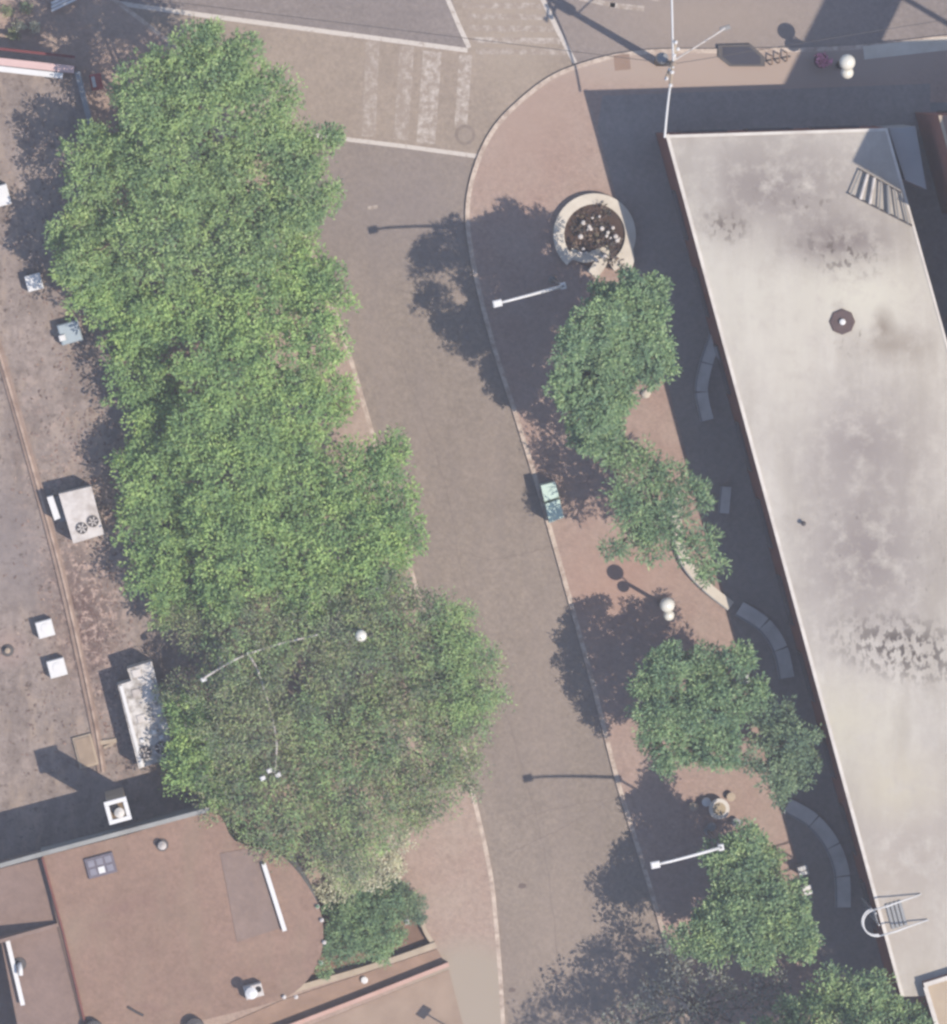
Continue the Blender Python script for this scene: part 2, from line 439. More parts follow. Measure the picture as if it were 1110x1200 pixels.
# ------------------------------------------------------------------ air between the ground and the camera
hz = MB().prism([(-700, -700), (700, -700), (700, 700), (-700, 700)], -1.1, 440.0).build('haze', M_WHITE)
hz['kind'] = 'stuff'; hz['label'] = 'thin pale haze in the air'
hm = bpy.data.materials.new('thin_haze'); hm.use_nodes = True; ht_ = hm.node_tree
ht_.nodes.remove(ht_.nodes['Principled BSDF'])
pv = ht_.nodes.new('ShaderNodeVolumePrincipled'); pv.inputs['Color'].default_value = (.86, .88, 1.0, 1); pv.inputs['Density'].default_value = HAZE; pv.inputs['Anisotropy'].default_value = .2
ht_.links.new(pv.outputs[0], ht_.nodes['Material Output'].inputs['Volume'])
hz.data.materials.clear(); hz.data.materials.append(hm)

# ------------------------------------------------------------------ ground, roads, pavements
struct(MB().sheet([(-600, -600), (600, -600), (600, 600), (-600, 600)], -.02).build('ground', M_GROUND))
LK = smooth([(-160, -70), (60, -40), (190, 40), (280, 120), (340, 215), (366, 290), (400, 380), (436, 500), (490, 690), (530, 810), (556, 930), (572, 1000), (581, 1060), (591, 1195), (598, 1400)])
RK = smooth([(1700, -20), (1300, 22), (1110, 42), (1000, 54), (900, 57), (850, 58), (780, 58), (740, 61), (700, 69), (650, 87), (610, 116), (577, 151), (556, 195), (546, 247), (553, 310), (575, 400), (607, 500), (640, 610), (690, 790), (722, 915), (760, 1040), (800, 1180), (860, 1400)])
struct(MB().sheet(P([(-600, 700), (-600, -900), (1900, -900), (1900, 300), (900, 300), (900, 1460), (500, 1460), (300, 700)]), .0).build('road', M_ASPH))
struct(MB().sheet(P([(-600, -700), (1900, -700), (1900, 120), (672, 76), (640, 90), (552, 57), (225, 14), (-600, -90)]), .004).build('street', M_STREET))
struct(MB().sheet(P([(225, 15), (549, 58), (523, -20), (490, -180), (590, -180), (636, 0), (674, 76), (700, 110), (610, 200), (558, 184), (380, 160), (100, 122), (60, 0)]), .008).build('crosswalk', M_CROSS))


def line(pts, w, m, z=.012):
    return struct(MB().ribbon(P(pts), w / PXM, z - .003, z).build('road_marking', m))


line([(140, 4), (225, 16), (390, 38), (548, 59)], 5.5, M_PAINT)
line([(300, 149), (380, 160), (470, 171), (559, 183)], 5.0, M_PAINT)
line([(500, -90), (524, -3), (538, 30), (550, 56)], 5.5, M_PAINT)
line([(600, -90), (635, -3), (655, 38), (674, 74)], 5.5, M_PAINT)
for x0, y0, x1, y1, w, m in ((437, 48, 432, 160, 16, M_FAINT), (477, 54, 470, 164, 17, M_FAINT), (507, 60, 499, 168, 22, M_WORN), (546, 64, 540, 150, 15, M_WORN)):
    line([(x0, y0), (x1, y1)], w, m)
for y, m in ((-22, M_FAINT), (6, M_FAINT), (19, M_FAINT), (33, M_FAINT), (47, M_WORN), (60, M_FAINT)):
    line([(540 + y * .3, y), (632 + y * .52, y + 1)], 7, m)
for x, y, l, a in ((700, 2, 42, .2), (735, 8, 40, .1), (752, -6, 44, .25), (722, -10, 40, .05)):
    line([(x - l / 2, y - a * l / 2), (x + l / 2, y + a * l / 2)], 6, M_WORN, .013)
line([(431, 244), (443, 242)], 4, M_WORN)
o = struct(MB().sheet([(W(545, 158)[0] + math.cos(a * .2618) * .48, W(545, 158)[1] + math.sin(a * .2618) * .48) for a in range(24)], .016).build('manhole_surround', M_IRON))
o = MB().lathe(W(545, 158), [(.34, .014), (.34, .028), (.3, .03), (.05, .03)], 24).build('manhole_cover', simple('worn_iron_cover', S(158, 142, 128), .1, 6, .7, .4), loc=W(545, 158))
tag(o, 'round iron manhole cover in the crosswalk beside the plaza corner', 'manhole')
for px, py, ww in ((782, 0, 0), ):
    pass
for (px, py, s_) in ((612, 1038, 8), (650, 1140, 6), (600, 1160, 7)):
    struct(MB().sheet([(W(px, py)[0] + math.cos(a * .6283) * s_ / PXM * .6 * (1 + .3 * math.sin(a * 2.3)), W(px, py)[1] + math.sin(a * .6283) * s_ / PXM * .4) for a in range(10)], .006).build('tar_stain', simple('tar', S(126, 112, 106), .1, 4, .9, .1)))

for pts in ([(597, 962), (640, 950), (700, 938), (724, 934)], [(590, 1003), (650, 975), (712, 940)], [(470, 420), (520, 560), (548, 700), (600, 860), (640, 1010), (660, 1200)], [(440, 330), (490, 345), (560, 342)], [(520, 640), (580, 655), (648, 640)]):  # first two lines paint wire shadows on the road, the others are cracks
    pw = P(smooth(pts, 12)); pw = [p + Vector((random.uniform(-.05, .05), random.uniform(-.05, .05), 0)) for p in pw]
    struct(MB().ribbon(pw, .022, .001, .005).build('crack_and_wire_shadow', M_CRACK_SHADOW))
struct(MB().sheet(P([(503, 742), (560, 735), (568, 772), (511, 779)]), .003).build('road_patch', M_PATCH))
H = .13
plaza = RK + [(1100, 1460), (1700, 1460), (1900, 300)]
struct(MB().prism(P(plaza), 0, H).build('plaza', M_PLAZA))
struct(MB().ribbon(P(RK), .21, 0, H + .004, .35).build('kerb', M_KERB))
side = LK + [(-700, 1460), (-700, -40)]
struct(MB().prism(P(side), 0, H).build('sidewalk', M_SIDE))
struct(MB().ribbon(P(LK), .20, 0, H + .004, -.35).build('kerb', M_KERB))
struct(MB().ribbon(P(RK), .16, .0, .008, 1.6).build('gutter', simple('gutter_asphalt', S(136, 120, 112), .15, 2, .95, .05, 0, S(104, 92, 86), .5)))
# lighter band of paving stone at the edge of the street pavement on the right
struct(MB().ribbon(P([(1012, 62), (1110, 51), (1300, 30)]), .62, 0, H + .008).build('pavement_edge', M_STONE))
struct(MB().box(W(729, 73), .75, .72, 0, H + .006, .1).build('paving_patch', simple('patch_stone', S(164, 138, 122), .08, 3, .9, .1)))
struct(MB().sheet(P([(1040, 150), (1110, 395), (1250, 900), (1500, 900), (1500, 120), (1040, 120)]), H + .004).build('alley', M_ALLEY))

struct(MB().prism(P([(706, 112), (1090, 98), (1090, 160), (790, 160), (1030, 1110), (1080, 1300), (1000, 1300), (948, 1060), (700, 150)]), H - .05, H + .005).build('walkway', M_WALK))

# ------------------------------------------------------------------ trees


def leaf_mesh(lobes, dens, per, L, wid, cr, flat, up, zf=.6, shell=(.55, 1.05)):
    """leaf sprays in clumps over lobes of (centre, radius); numpy arrays of diamond quads"""
    allv = []
    for (c, r) in lobes:
        n = max(3, int(dens * math.pi * r * r))
        d = RNG.normal(size=(n, 3)); d /= np.linalg.norm(d, axis=1)[:, None]
        d[:, 2] = np.where(d[:, 2] < -.25, -d[:, 2], d[:, 2])
        rad = RNG.uniform(shell[0], shell[1], size=(n, 1)) * r
        cc = np.array([c[0], c[1], c[2]]) + d * rad * np.array([1, 1, zf]); cc[:, 2] += RNG.normal(size=n) * .22
        crs = RNG.uniform(.6, 1.25, size=n) * cr
        m = n * per
        ci = np.repeat(cc, per, axis=0); cri = np.repeat(crs, per)[:, None]
        off = RNG.normal(size=(m, 3)); off /= np.linalg.norm(off, axis=1)[:, None]
        off *= RNG.uniform(0, 1, size=(m, 1)) ** .5 * np.array([1, 1, flat])
        p = ci + off * cri
        ax = off + np.repeat(d, per, axis=0) * .35 + RNG.normal(size=(m, 3)) * .35
        ax[:, 2] *= .55; ax /= np.linalg.norm(ax, axis=1)[:, None]
        nr = RNG.normal(size=(m, 3)) * (1 - up) + np.array([0, 0, up])
        wv = np.cross(ax, nr); wv /= (np.linalg.norm(wv, axis=1)[:, None] + 1e-6)
        ll = RNG.uniform(.6, 1.3, size=(m, 1)) * L; ww = RNG.uniform(.7, 1.3, size=(m, 1)) * wid
        q = np.stack([p, p + ax * ll * .45 + wv * ww * .5, p + ax * ll, p + ax * ll * .45 - wv * ww * .5], axis=1)
        allv.append(q.reshape(-1, 3))
    return np.concatenate(allv)


def leaf_obj(name, v, m, parent=None, loc=None):
    o0 = wloc(parent) if parent else Vector(loc)
    v = v - np.array(o0)
    n = len(v) // 4
    me = bpy.data.meshes.new(name)
    me.vertices.add(4 * n); me.vertices.foreach_set('co', v.astype(np.float32).ravel())
    me.loops.add(4 * n); me.loops.foreach_set('vertex_index', np.arange(4 * n, dtype=np.int32))
    me.polygons.add(n); me.polygons.foreach_set('loop_start', np.arange(0, 4 * n, 4, dtype=np.int32))
    me.polygons.foreach_set('loop_total', np.full(n, 4, dtype=np.int32))
    me.update(calc_edges=True); me.validate()
    me.materials.append(m)
    o = bpy.data.objects.new(name, me); COL.objects.link(o)
    if parent: o.parent = parent
    else: o.location = o0
    return o


DK, LK_, WK = 4.6, .52, .62


def tree(name, label, base, z0, lobes, m, bark, group=None, dens=2.6, per=26, L=.34, wid=.15, cr=.55, flat=.6, up=.55, zf=.6, twigs=2, cat='tree', tr=.2, shell=(.4, 1.05), ragged=3):
    b = W(base[0], base[1], z0)
    t = thing(name, label, cat, b, group)
    lw = [(W(px, py, z), r / PXM) for (px, py, r, z) in lobes]
    main = list(lw)
    if ragged:
        for c, r in main:
            for _ in range(ragged):
                a = random.uniform(0, 6.28); q = random.uniform(.8, 1.05) * r
                lw.append((c + Vector((math.cos(a) * q, math.sin(a) * q, random.uniform(-.5, .25) * r)), r * random.uniform(.24, .42)))
    leaf_obj('crown', leaf_mesh(lw, dens * DK, per, L * LK_, wid * WK, cr * .72, flat, up, zf, shell), m, t)
    ht = max(z for *_, z in lobes)
    fork = Vector((b.x, b.y, z0 + (ht - z0) * .42))
    MB().tube([b, b + (fork - b) * .5 + Vector((.05, .04, 0)), fork + Vector((0, 0, .25))], [tr * 1.25, tr, tr * .85], 10).build('trunk', bark, t, smooth=True)
    mb = MB()
    for c, r in main:
        mid = fork.lerp(c, .5) + Vector((random.uniform(-.3, .3), random.uniform(-.3, .3), .35))
        mb.tube([fork, mid, c + Vector((0, 0, r * zf * .5))], [tr * .5, tr * .32, tr * .08], 6)
        for _ in range(twigs):
            a = random.uniform(0, 6.28); e = c + Vector((math.cos(a) * r * .95, math.sin(a) * r * .95, r * zf * random.uniform(.1, .5)))
            mb.tube([mid.lerp(c, .6), c.lerp(e, .5) + Vector((0, 0, .15)), e], [tr * .2, tr * .12, tr * .04], 5)
    mb.build('branch', bark, t)
    return t


def lob(l, z):
    return [(a, b, r * (.86 if a > 600 else .92), z + random.uniform(-.6, .6) + (1.9 if b < 150 else 0) - (.4 if a < 200 and b < 400 else 1.7 if a < 200 else 1.8 if a < 245 and b > 700 else 0)) for a, b, r in l]


GT = 'street trees along the left pavement'
tree('street_tree', 'large light green street tree beside the crosswalk, northernmost on the left pavement', (245, 200), .13,
     lob([(255, 88, 60), (190, 115, 58), (305, 118, 58), (345, 180, 48), (112, 195, 48), (205, 190, 78), (300, 205, 75), (350, 235, 42), (108, 265, 44), (190, 275, 66), (285, 285, 66), (350, 262, 36), (230, 55, 28), (95, 310, 30)], 7.6), L_LOCUST, M_BARK, GT, tr=.28)
tree('street_tree', 'light green street tree with a dark hole in its crown, second from the crosswalk', (262, 405), .13,
     lob([(108, 335, 42), (150, 370, 48), (215, 360, 46), (300, 350, 66), (370, 340, 38), (375, 405, 40), (270, 430, 66), (160, 435, 50), (180, 485, 38), (340, 470, 56), (230, 500, 42), (385, 462, 32), (112, 300, 30), (340, 320, 50)], 7.4), L_LOCUST2, M_BARK, GT, tr=.26)
tree('street_tree', 'bright green street tree reaching over the road beside the chiller with one side box', (330, 600), .13,
     lob([(185, 560, 54), (270, 560, 66), (360, 560, 64), (430, 565, 54), (452, 615, 46), (190, 625, 56), (290, 635, 70), (390, 635, 66), (445, 660, 40), (190, 685, 40), (260, 695, 30), (455, 530, 26), (350, 690, 40), (300, 510, 40)], 7.6), L_LOCUST2, M_BARK, GT, tr=.26)
t4 = tree('street_tree', 'thin crowned olive brown street tree with white lamp arms poking through', (400, 850), .13,
     lob([(235, 730, 44), (310, 750, 64), (400, 760, 72), (480, 770, 56), (535, 770, 48), (550, 820, 42), (290, 840, 72), (390, 860, 76), (480, 870, 68), (240, 880, 44), (270, 930, 52), (350, 940, 68), (430, 945, 64), (500, 930, 42), (400, 1000, 40), (320, 985, 36), (230, 820, 40), (430, 700, 40), (350, 705, 36), (505, 720, 30), (530, 860, 46), (545, 905, 28), (515, 800, 50), (460, 690, 28)], 7.6), L_OLIVE, M_PALEBARK, GT, dens=2.5, per=26, L=.30, wid=.11, cr=.65, up=.35, twigs=1, tr=.2, shell=(.3, 1.05))
leaf_obj('crown', leaf_mesh([(W(x, y, z), r / PXM) for x, y, r, z in ((300, 735, 60, 7.9), (400, 720, 56, 8), (480, 760, 60, 8), (490, 880, 66, 7.9), (420, 940, 70, 7.9), (330, 950, 60, 7.8), (265, 890, 44, 7.4), (270, 800, 40, 7.4), (400, 850, 70, 8.0), (400, 1000, 36, 7.4))], 3.6, 22, .15, .065, .42, .6, .5, .6, (.6, 1.08)), L_LOCUST, t4)
# greener fringe of the same thin tree's right and left neighbours
tree('street_tree', 'narrow yellow green tree on the road side of the thin olive brown tree', (505, 790), .13,
     lob([(535, 735, 30), (555, 775, 34), (558, 825, 32), (520, 718, 24), (530, 770, 34), (535, 820, 34)], 8.3), L_LOCUST, M_PALEBARK, GT, dens=2.0, per=20, L=.30, wid=.11, cr=.6, tr=.14)
tree('street_tree', 'small green tree beside the long littered rooftop chiller, left of the thin olive brown tree', (235, 880), .13,
     [(226, 838, 24, 6.8), (220, 872, 24, 6.6), (230, 905, 28, 7), (250, 925, 24, 7.2)], L_LOCUST2, M_BARK, GT, dens=2.5, per=24, tr=.14)
GP = 'trees on the brick plaza'
tree('plaza_tree', 'dark green plaza tree right below the round stone planter', (700, 425), H,
     [(738, 352, 34, 9.5), (702, 382, 28, 11), (752, 392, 30, 9.5), (668, 404, 17, 11.5), (768, 342, 17, 9), (712, 418, 24, 10.2), (755, 428, 20, 8.6), (692, 478, 30, 9.5), (722, 462, 24, 8.5), (700, 510, 22, 7.5), (775, 428, 15, 8), (672, 462, 14, 9.8), (705, 400, 34, 5.8), (740, 370, 34, 5.5), (705, 455, 34, 5.2), (748, 415, 26, 5), (695, 500, 26, 4.6), (690, 430, 26, 7.5), (700, 480, 28, 7), (672, 450, 16, 7.5), (720, 380, 28, 7.5), (684, 516, 18, 6.0), (715, 350, 24, 9), (660, 445, 16, 10.5)], L_DARK, M_BARK, GP, L=.32, wid=.17, per=36, dens=3.4, cr=.5)
tree('plaza_tree', 'ragged dark green plaza tree over the lit end of a curved bench', (765, 600), H,
     lob([(755, 555, 30), (790, 560, 28), (745, 600, 30), (785, 610, 32), (815, 585, 22), (728, 585, 18), (820, 645, 26), (835, 670, 16), (760, 640, 26), (722, 640, 14), (735, 535, 20), (718, 548, 12)], 5.6), L_DARK, M_BARK, GP, L=.46, wid=.12, per=20, dens=2.6, cr=.55)
tree('plaza_tree', 'round dark green plaza tree between twin globe lamp and round table', (805, 835), H,
     lob([(780, 785, 32), (830, 785, 36), (775, 835, 36), (830, 835, 46), (785, 880, 32), (840, 880, 32), (868, 772, 18), (755, 800, 16), (880, 815, 22)], 5.6), L_DARK, M_BARK, GP, L=.36, wid=.14, per=34, dens=3.2, cr=.5)
tree('plaza_tree', 'blue green plaza tree hanging into the building shadow beside the round dark tree', (912, 880), H,
     lob([(905, 840, 28), (930, 870, 32), (895, 885, 30), (935, 905, 24), (910, 920, 22), (950, 890, 14)], 5.4), L_DARK2, M_BARK, GP, L=.34, wid=.13, per=26, dens=2.7, cr=.45)
tree('plaza_tree', 'green plaza tree at the end of a white arm lamp below the round table', (880, 1065), H,
     lob([(862, 1000, 26), (880, 1020, 26), (850, 1075, 34), (895, 1060, 38), (925, 1085, 30), (815, 1100, 28), (880, 1105, 32), (930, 1055, 22), (840, 1105, 26), (940, 1110, 18), (880, 978, 14), (838, 1000, 16), (855, 1035, 26)], 6.6) + lob([(880, 1010, 30), (850, 1085, 34), (900, 1060, 40), (860, 1050, 34), (925, 1090, 30)], 4.2), L_MID, M_BARK, GP, L=.32, wid=.17, per=36, dens=3.3, cr=.5)
tree('plaza_tree', 'bright green tree at the foot of the brick building, lowest on the right', (1000, 1200), H,
     lob([(975, 1165, 32), (1020, 1165, 30), (945, 1190, 34), (1000, 1200, 42), (1060, 1195, 30), (1085, 1210, 26), (920, 1220, 36), (1040, 1230, 40), (980, 1250, 46)], 6.5), L_MID, M_BARK, GP, L=.34, wid=.17, per=28, dens=2.8, cr=.5)
tree('plaza_tree', 'sparse grey green tree with sun flecks between its leaves at the bottom of the plaza', (810, 1175), H,
     lob([(785, 1120, 24), (765, 1165, 32), (805, 1150, 36), (845, 1160, 34), (725, 1205, 28), (770, 1210, 42), (830, 1205, 40), (885, 1180, 34), (890, 1215, 34), (910, 1150, 22)], 4.6), L_GREY, M_BARK, GP, dens=1.5, per=9, L=.34, wid=.2, cr=.55, up=.5, twigs=3, shell=(.2, 1.05), ragged=2, tr=.13)
tree('plaza_tree', 'tall loose tree past the bottom edge whose dappled shade crosses the road', (850, 1330), H,
     lob([(865, 1228, 28), (910, 1232, 34), (955, 1236, 36), (1000, 1236, 34), (1045, 1240, 30), (830, 1265, 30), (870, 1280, 44), (930, 1280, 50), (1000, 1290, 50), (1050, 1290, 40), (800, 1305, 36), (770, 1345, 36), (850, 1350, 55), (930, 1360, 55), (1010, 1350, 50)], 10.2), L_YELLOW, M_BARK, GP, L=.30, wid=.15, per=18, dens=1.9, cr=.62, twigs=4, tr=.26, shell=(.3, 1.05))

# ------------------------------------------------------------------ right building
ZR = 6.5
RP = P([(780, 158), (1040, 150), (1110, 400), (1250, 900), (1320, 1160), (1056, 1168)], ZR)
bt = thing('brick_building', 'flat roofed red brick building with a stained pale roof, right side', 'building', (RP[0].x, RP[0].y, H))
MB().prism(RP, H - .05, ZR - .12).build('wall', M_BRICK, bt)
rf = MB().prism(RP, ZR - .12, ZR).build('roof', M_ROOF, bt)
MB().ribbon([RP[5], RP[0]], .16, ZR - .1, ZR + .05, -.5).ribbon([RP[0] + Vector((.16, .0, 0)), RP[1]], .14, ZR - .1, ZR + .047, -.5).build('coping', M_COPING, rf)
MB().ribbon([RP[1], RP[2], RP[3]], .12, ZR - .1, ZR + .04, -.5).build('coping', M_COPING, rf)


def wall_windows(a, b, n, z0, z1, ww, parent, frac=(.05, .95)):
    d = (b - a); L = d.length; d.normalize(); nrm = Vector((d.y, -d.x, 0)); ang = math.atan2(d.y, d.x)
    for i in range(n):
        c = a + d * L * (frac[0] + (frac[1] - frac[0]) * (i + .5) / n)
        f = MB().box(c + nrm * .02, ww + .16, .1, z0 - .08, z1 + .08, ang).build('window', M_FRAME, parent)
        MB().box(c + nrm * .05, ww, .06, z0, z1, ang).build('pane', M_GLASS, f)


wall_windows(RP[0], RP[5], 10, 1.0, 3.0, 2.2, bt)
wall_windows(RP[1], RP[0], 3, 1.0, 3.0, 2.0, bt)
# lower roof section with a raised lip at its south end
RQ = P([(1082, 1152), (1330, 1075), (1400, 1300), (1125, 1300)], 7.1)
ab = thing('brick_building', 'beige roofed building with a raised lip at the lower right corner', 'building', (RQ[0].x, RQ[0].y, H))
MB().prism(RQ, H - .05, 6.95).build('wall', M_BRICK, ab)
r2 = MB().prism(RQ, 6.95, 7.1).build('roof', simple('beige_roof', S(206, 186, 160), .06, .8, .9, .1, 0, S(180, 160, 140), .5), ab)
MB().ribbon([RQ[0], RQ[1]], .2, 7.02, 7.2, -.5).ribbon([RQ[3], RQ[0] + Vector((0, -.21, 0))], .2, 7.02, 7.2, -.5).build('coping', M_COPING, r2)

XP = P([(1041, 150), (1073, 148), (1086, 222), (1061, 211)], 6.2)
MB().prism(XP, H - .05, 6.2).build('roof', simple('grey_side_roof', S(176, 176, 176), .06, .8, .9, .1), bt)

# vents and fittings of the right roof
v = W(987, 377, ZR)
vt = thing('roof_vent', 'brown octagonal roof vent with a small white cap, on the pale roof', 'vent', v)
MB().lathe(v, [(.6, ZR), (.6, ZR + .06), (.54, ZR + .09), (.1, ZR + .09)], 8).build('flashing', simple('brown_flashing', S(104, 86, 84), .12, 3, .8, .2), vt)
MB().lathe(v, [(.12, ZR + .08), (.12, ZR + .2), (.15, ZR + .21), (.12, ZR + .25), (.02, ZR + .27)], 14).build('cap', M_WHITE, vt)
v = W(941, 613, ZR)
vt = thing('vent_pipe', 'tiny dark vent pipe alone on the pale roof', 'pipe', v)
MB().lathe(v, [(.1, ZR), (.08, ZR + .05), (.08, ZR + .28), (.05, ZR + .28)], 10).build('pipe', M_DARK, vt)
MB().lathe(v, [(.12, ZR + .3), (.02, ZR + .36)], 10).build('cap', M_DARK, vt)
# slatted frame added to draw a lattice shadow on the roof
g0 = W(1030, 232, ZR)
gt = thing('lattice_shadow_rack', 'low slatted frame standing in for a lattice shadow on the pale roof', 'rack', g0)
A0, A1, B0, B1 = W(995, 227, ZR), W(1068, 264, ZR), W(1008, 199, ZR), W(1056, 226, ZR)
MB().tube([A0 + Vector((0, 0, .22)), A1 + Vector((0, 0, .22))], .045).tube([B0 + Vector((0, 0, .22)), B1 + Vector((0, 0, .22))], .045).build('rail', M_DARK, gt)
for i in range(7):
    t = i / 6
    MB().tube([A0.lerp(A1, t * .92 + .02) + Vector((0, 0, .25)), B0.lerp(B1, t * .98 + .01) + Vector((0, 0, .25))], .08 if i in (1, 2, 4) else .04).build('shadow_rack_slat', M_DIRTYWHITE if i in (1, 2) else M_GALV, gt)
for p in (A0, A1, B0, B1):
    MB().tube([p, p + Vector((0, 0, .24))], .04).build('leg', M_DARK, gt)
# caged ladder
l0 = W(1037, 1078, ZR)
lt = thing('roof_ladder', 'white caged roof ladder hooked over the edge of the pale roof', 'ladder', (l0.x, l0.y, H))
ax = (W(1085, 1062, ZR) - W(1010, 1083, ZR)).normalized(); nx = Vector((-ax.y, ax.x, 0)); cc = W(1025, 1079, ZR)
hw = .62
for sgn in (1, -1):
    a = cc + nx * hw * sgn
    MB().tube([a + Vector((0, 0, .95)), a + ax * .75 + Vector((0, 0, 1.0)), a + ax * 1.1 + Vector((0, 0, .75)), a + ax * 2.4 + Vector((0, 0, .08))], .038).build('handrail', M_WHITE, lt, smooth=True)
    MB().tube([W(1040, 1078, ZR) + nx * .28 * sgn + Vector((-.55, .14, -5.9)), W(1040, 1078, ZR) + nx * .28 * sgn + Vector((-.55, .14, 1.0))], .035).build('stile', M_WHITE, lt)
for z in (.95, .35):
    arc = [cc + nx * hw * math.cos(q * math.pi / 14) - ax * .62 * math.sin(q * math.pi / 14) + Vector((0, 0, z)) for q in range(15)]
    MB().tube(arc, .038, 6).build('cage_hoop', M_WHITE, lt, smooth=True)
for q in range(20):
    c0 = W(1040, 1078, ZR) + Vector((-.55, .14, -5.7 + q * .33)); MB().tube([c0 + nx * .28, c0 - nx * .28], .02, 6).build('rung', M_GREY, lt)
pl = MB()
for q in range(4): pl.box(cc + ax * (.75 + q * .2), .14, 1.2, ZR + .05, ZR + .11, math.atan2(ax.y, ax.x))
pl.build('step_grille', M_GREY, lt)

# neighbours off the right edge, one an added unseen block: their shade falls on the alley, the roof and the street
NP = P([(1072, 132), (1300, 124), (1300, 244), (1104, 250)])
nb = thing('neighbour_or_added_building', 'brown roofed taller building cut by the right edge of the photo', 'building', (NP[0].x, NP[0].y, H))
MB().prism(NP, H - .05, 10.3).build('wall', M_BRICK, nb)
rr = MB().prism(NP, 10.3, 10.45).build('roof', M_BROOF, nb)
MB().ribbon([NP[3], NP[0]], .14, 10.35, 10.5, -.5).build('coping', M_CREAM, rr)
wall_windows(NP[1], NP[0], 3, 1, 3, 1.6, nb)
CP = P([(1152, 262), (1290, 760), (1800, 640), (1680, 240)])  # unseen block, placed and sized so its shade fills the alley
nb = thing('neighbour_or_added_building', 'unseen grey rendered block added to shade the alley on the right', 'building', (CP[0].x, CP[0].y, H))
MB().prism(CP, H - .05, 11.9).build('wall', M_PLASTER, nb)
MB().prism(CP, 11.9, 12.05).build('roof', M_BROOF, nb)
wall_windows(CP[0], CP[1], 5, 6.5, 8.5, 1.5, nb)
q0, q1 = W(1163, 292), W(1266, 86)
bd = thing('billboard', 'large blank billboard panel on tall posts beyond the right edge', 'billboard', ((q0.x + q1.x) / 2, (q0.y + q1.y) / 2, 10.4))
MB().ribbon([q0, q1], .25, 15, 20).build('panel', M_PLASTER, bd)
for q in (.15, .5, .85):
    c = q0.lerp(q1, q) + Vector((.28, .1, 0))
    MB().tube([(c.x, c.y, 10.4 if q > .2 else 12.0), (c.x, c.y, 19.6)], .13).build('post', M_GALV, bd)
MB().ribbon([q0 + Vector((-.5, -.2, 0)), q1 + Vector((-.5, -.2, 0))], .6, 14.7, 14.78).build('catwalk', M_GALV, bd)

# ------------------------------------------------------------------ left flat roof building
ZL = 3.5
LP = P([(-420, 22), (90, 78), (108, 140), (205, 540), (300, 935), (-420, 1130)], ZL)
lb = thing('flat_roof_building', 'low building with a weathered brown felt roof along the left edge', 'building', (LP[1].x, LP[1].y, H))
MB().prism(LP, H - .05, ZL - .1).build('wall', M_BRICK, lb)
lr = MB().prism(LP, ZL - .1, ZL).build('roof', M_FELT, lb)
d = (LP[0] - LP[1]).normalized(); nn_ = Vector((-d.y, d.x, 0))
MB().ribbon([LP[1] + Vector((-.1, 0, 0)), LP[0]], .34, ZL - .3, ZL + .42, .42).build('coping', simple('pale_pink_coping', S(236, 202, 196), .05, 2, .8, .1), lr)
MB().ribbon([LP[1] + Vector((-.6, -.0, 0)), LP[0]], .26, ZL - .0, ZL + .40, 1.65).build('coping', M_WHITE, lr)
MB().ribbon([LP[1] + Vector((-.1, .32, 0)), LP[0] + Vector((0, .32, 0))], .12, ZL - .4, ZL + .1, -1.0).build('fascia', simple('dark_red_fascia', S(132, 74, 74), .1, 2, .8, .1), lr)
MB().ribbon([LP[1] + Vector((.15, -.2, 0)), LP[2], LP[3], LP[4]], .26, ZL - .1, ZL + .35, -.5).build('parapet', M_GREY, lr)
MB().ribbon(P(smooth([(-30, 330), (-2, 420), (42, 575), (72, 690), (105, 840), (116, 905)]), ZL), .42, ZL - .05, ZL + .1, .35).build('roof_kerb', simple('felt_kerb', S(172, 150, 136), .1, 2, .95, .1, 0, S(140, 118, 106), .6), lr)
MB().ribbon(P(smooth([(-28, 330), (1, 420), (46, 575), (77, 690), (110, 840), (121, 905)]), ZL), .11, ZL - .05, ZL + .2, 0).build('coping', simple('pale_coping', S(206, 182, 164), .12, 2, .9, .1, 0, S(150, 124, 110), .9), lr)
for i, (px, py, sx, sy, a) in enumerate(((6, 60, 1.4, .12, .2), )):
    pass


def ac_unit(px, py, s_, h, label, m, rot=ROT):
    z = ZL + h; c = W(px, py, z); c.z = ZL
    t = thing('air_conditioner', label, 'air conditioner', c, 'white square units on the felt roof')
    MB().box(c, s_, s_, ZL + .1, z, rot, .03).build('housing', m, t)
    MB().lathe(c + Vector((.03, .03, 0)), [(s_ * .3, z - .02), (s_ * .3, z + .02), (s_ * .22, z + .025), (s_ * .05, z + .025)], 14).build('fan_grille', m, t)
    for x in (-1, 1):
        MB().box(c + Vector((math.cos(rot) * x * s_ * .35, math.sin(rot) * x * s_ * .35, 0)), .1, s_ * .9, ZL, ZL + .1, rot).build('foot', M_DARK, t)
    return t


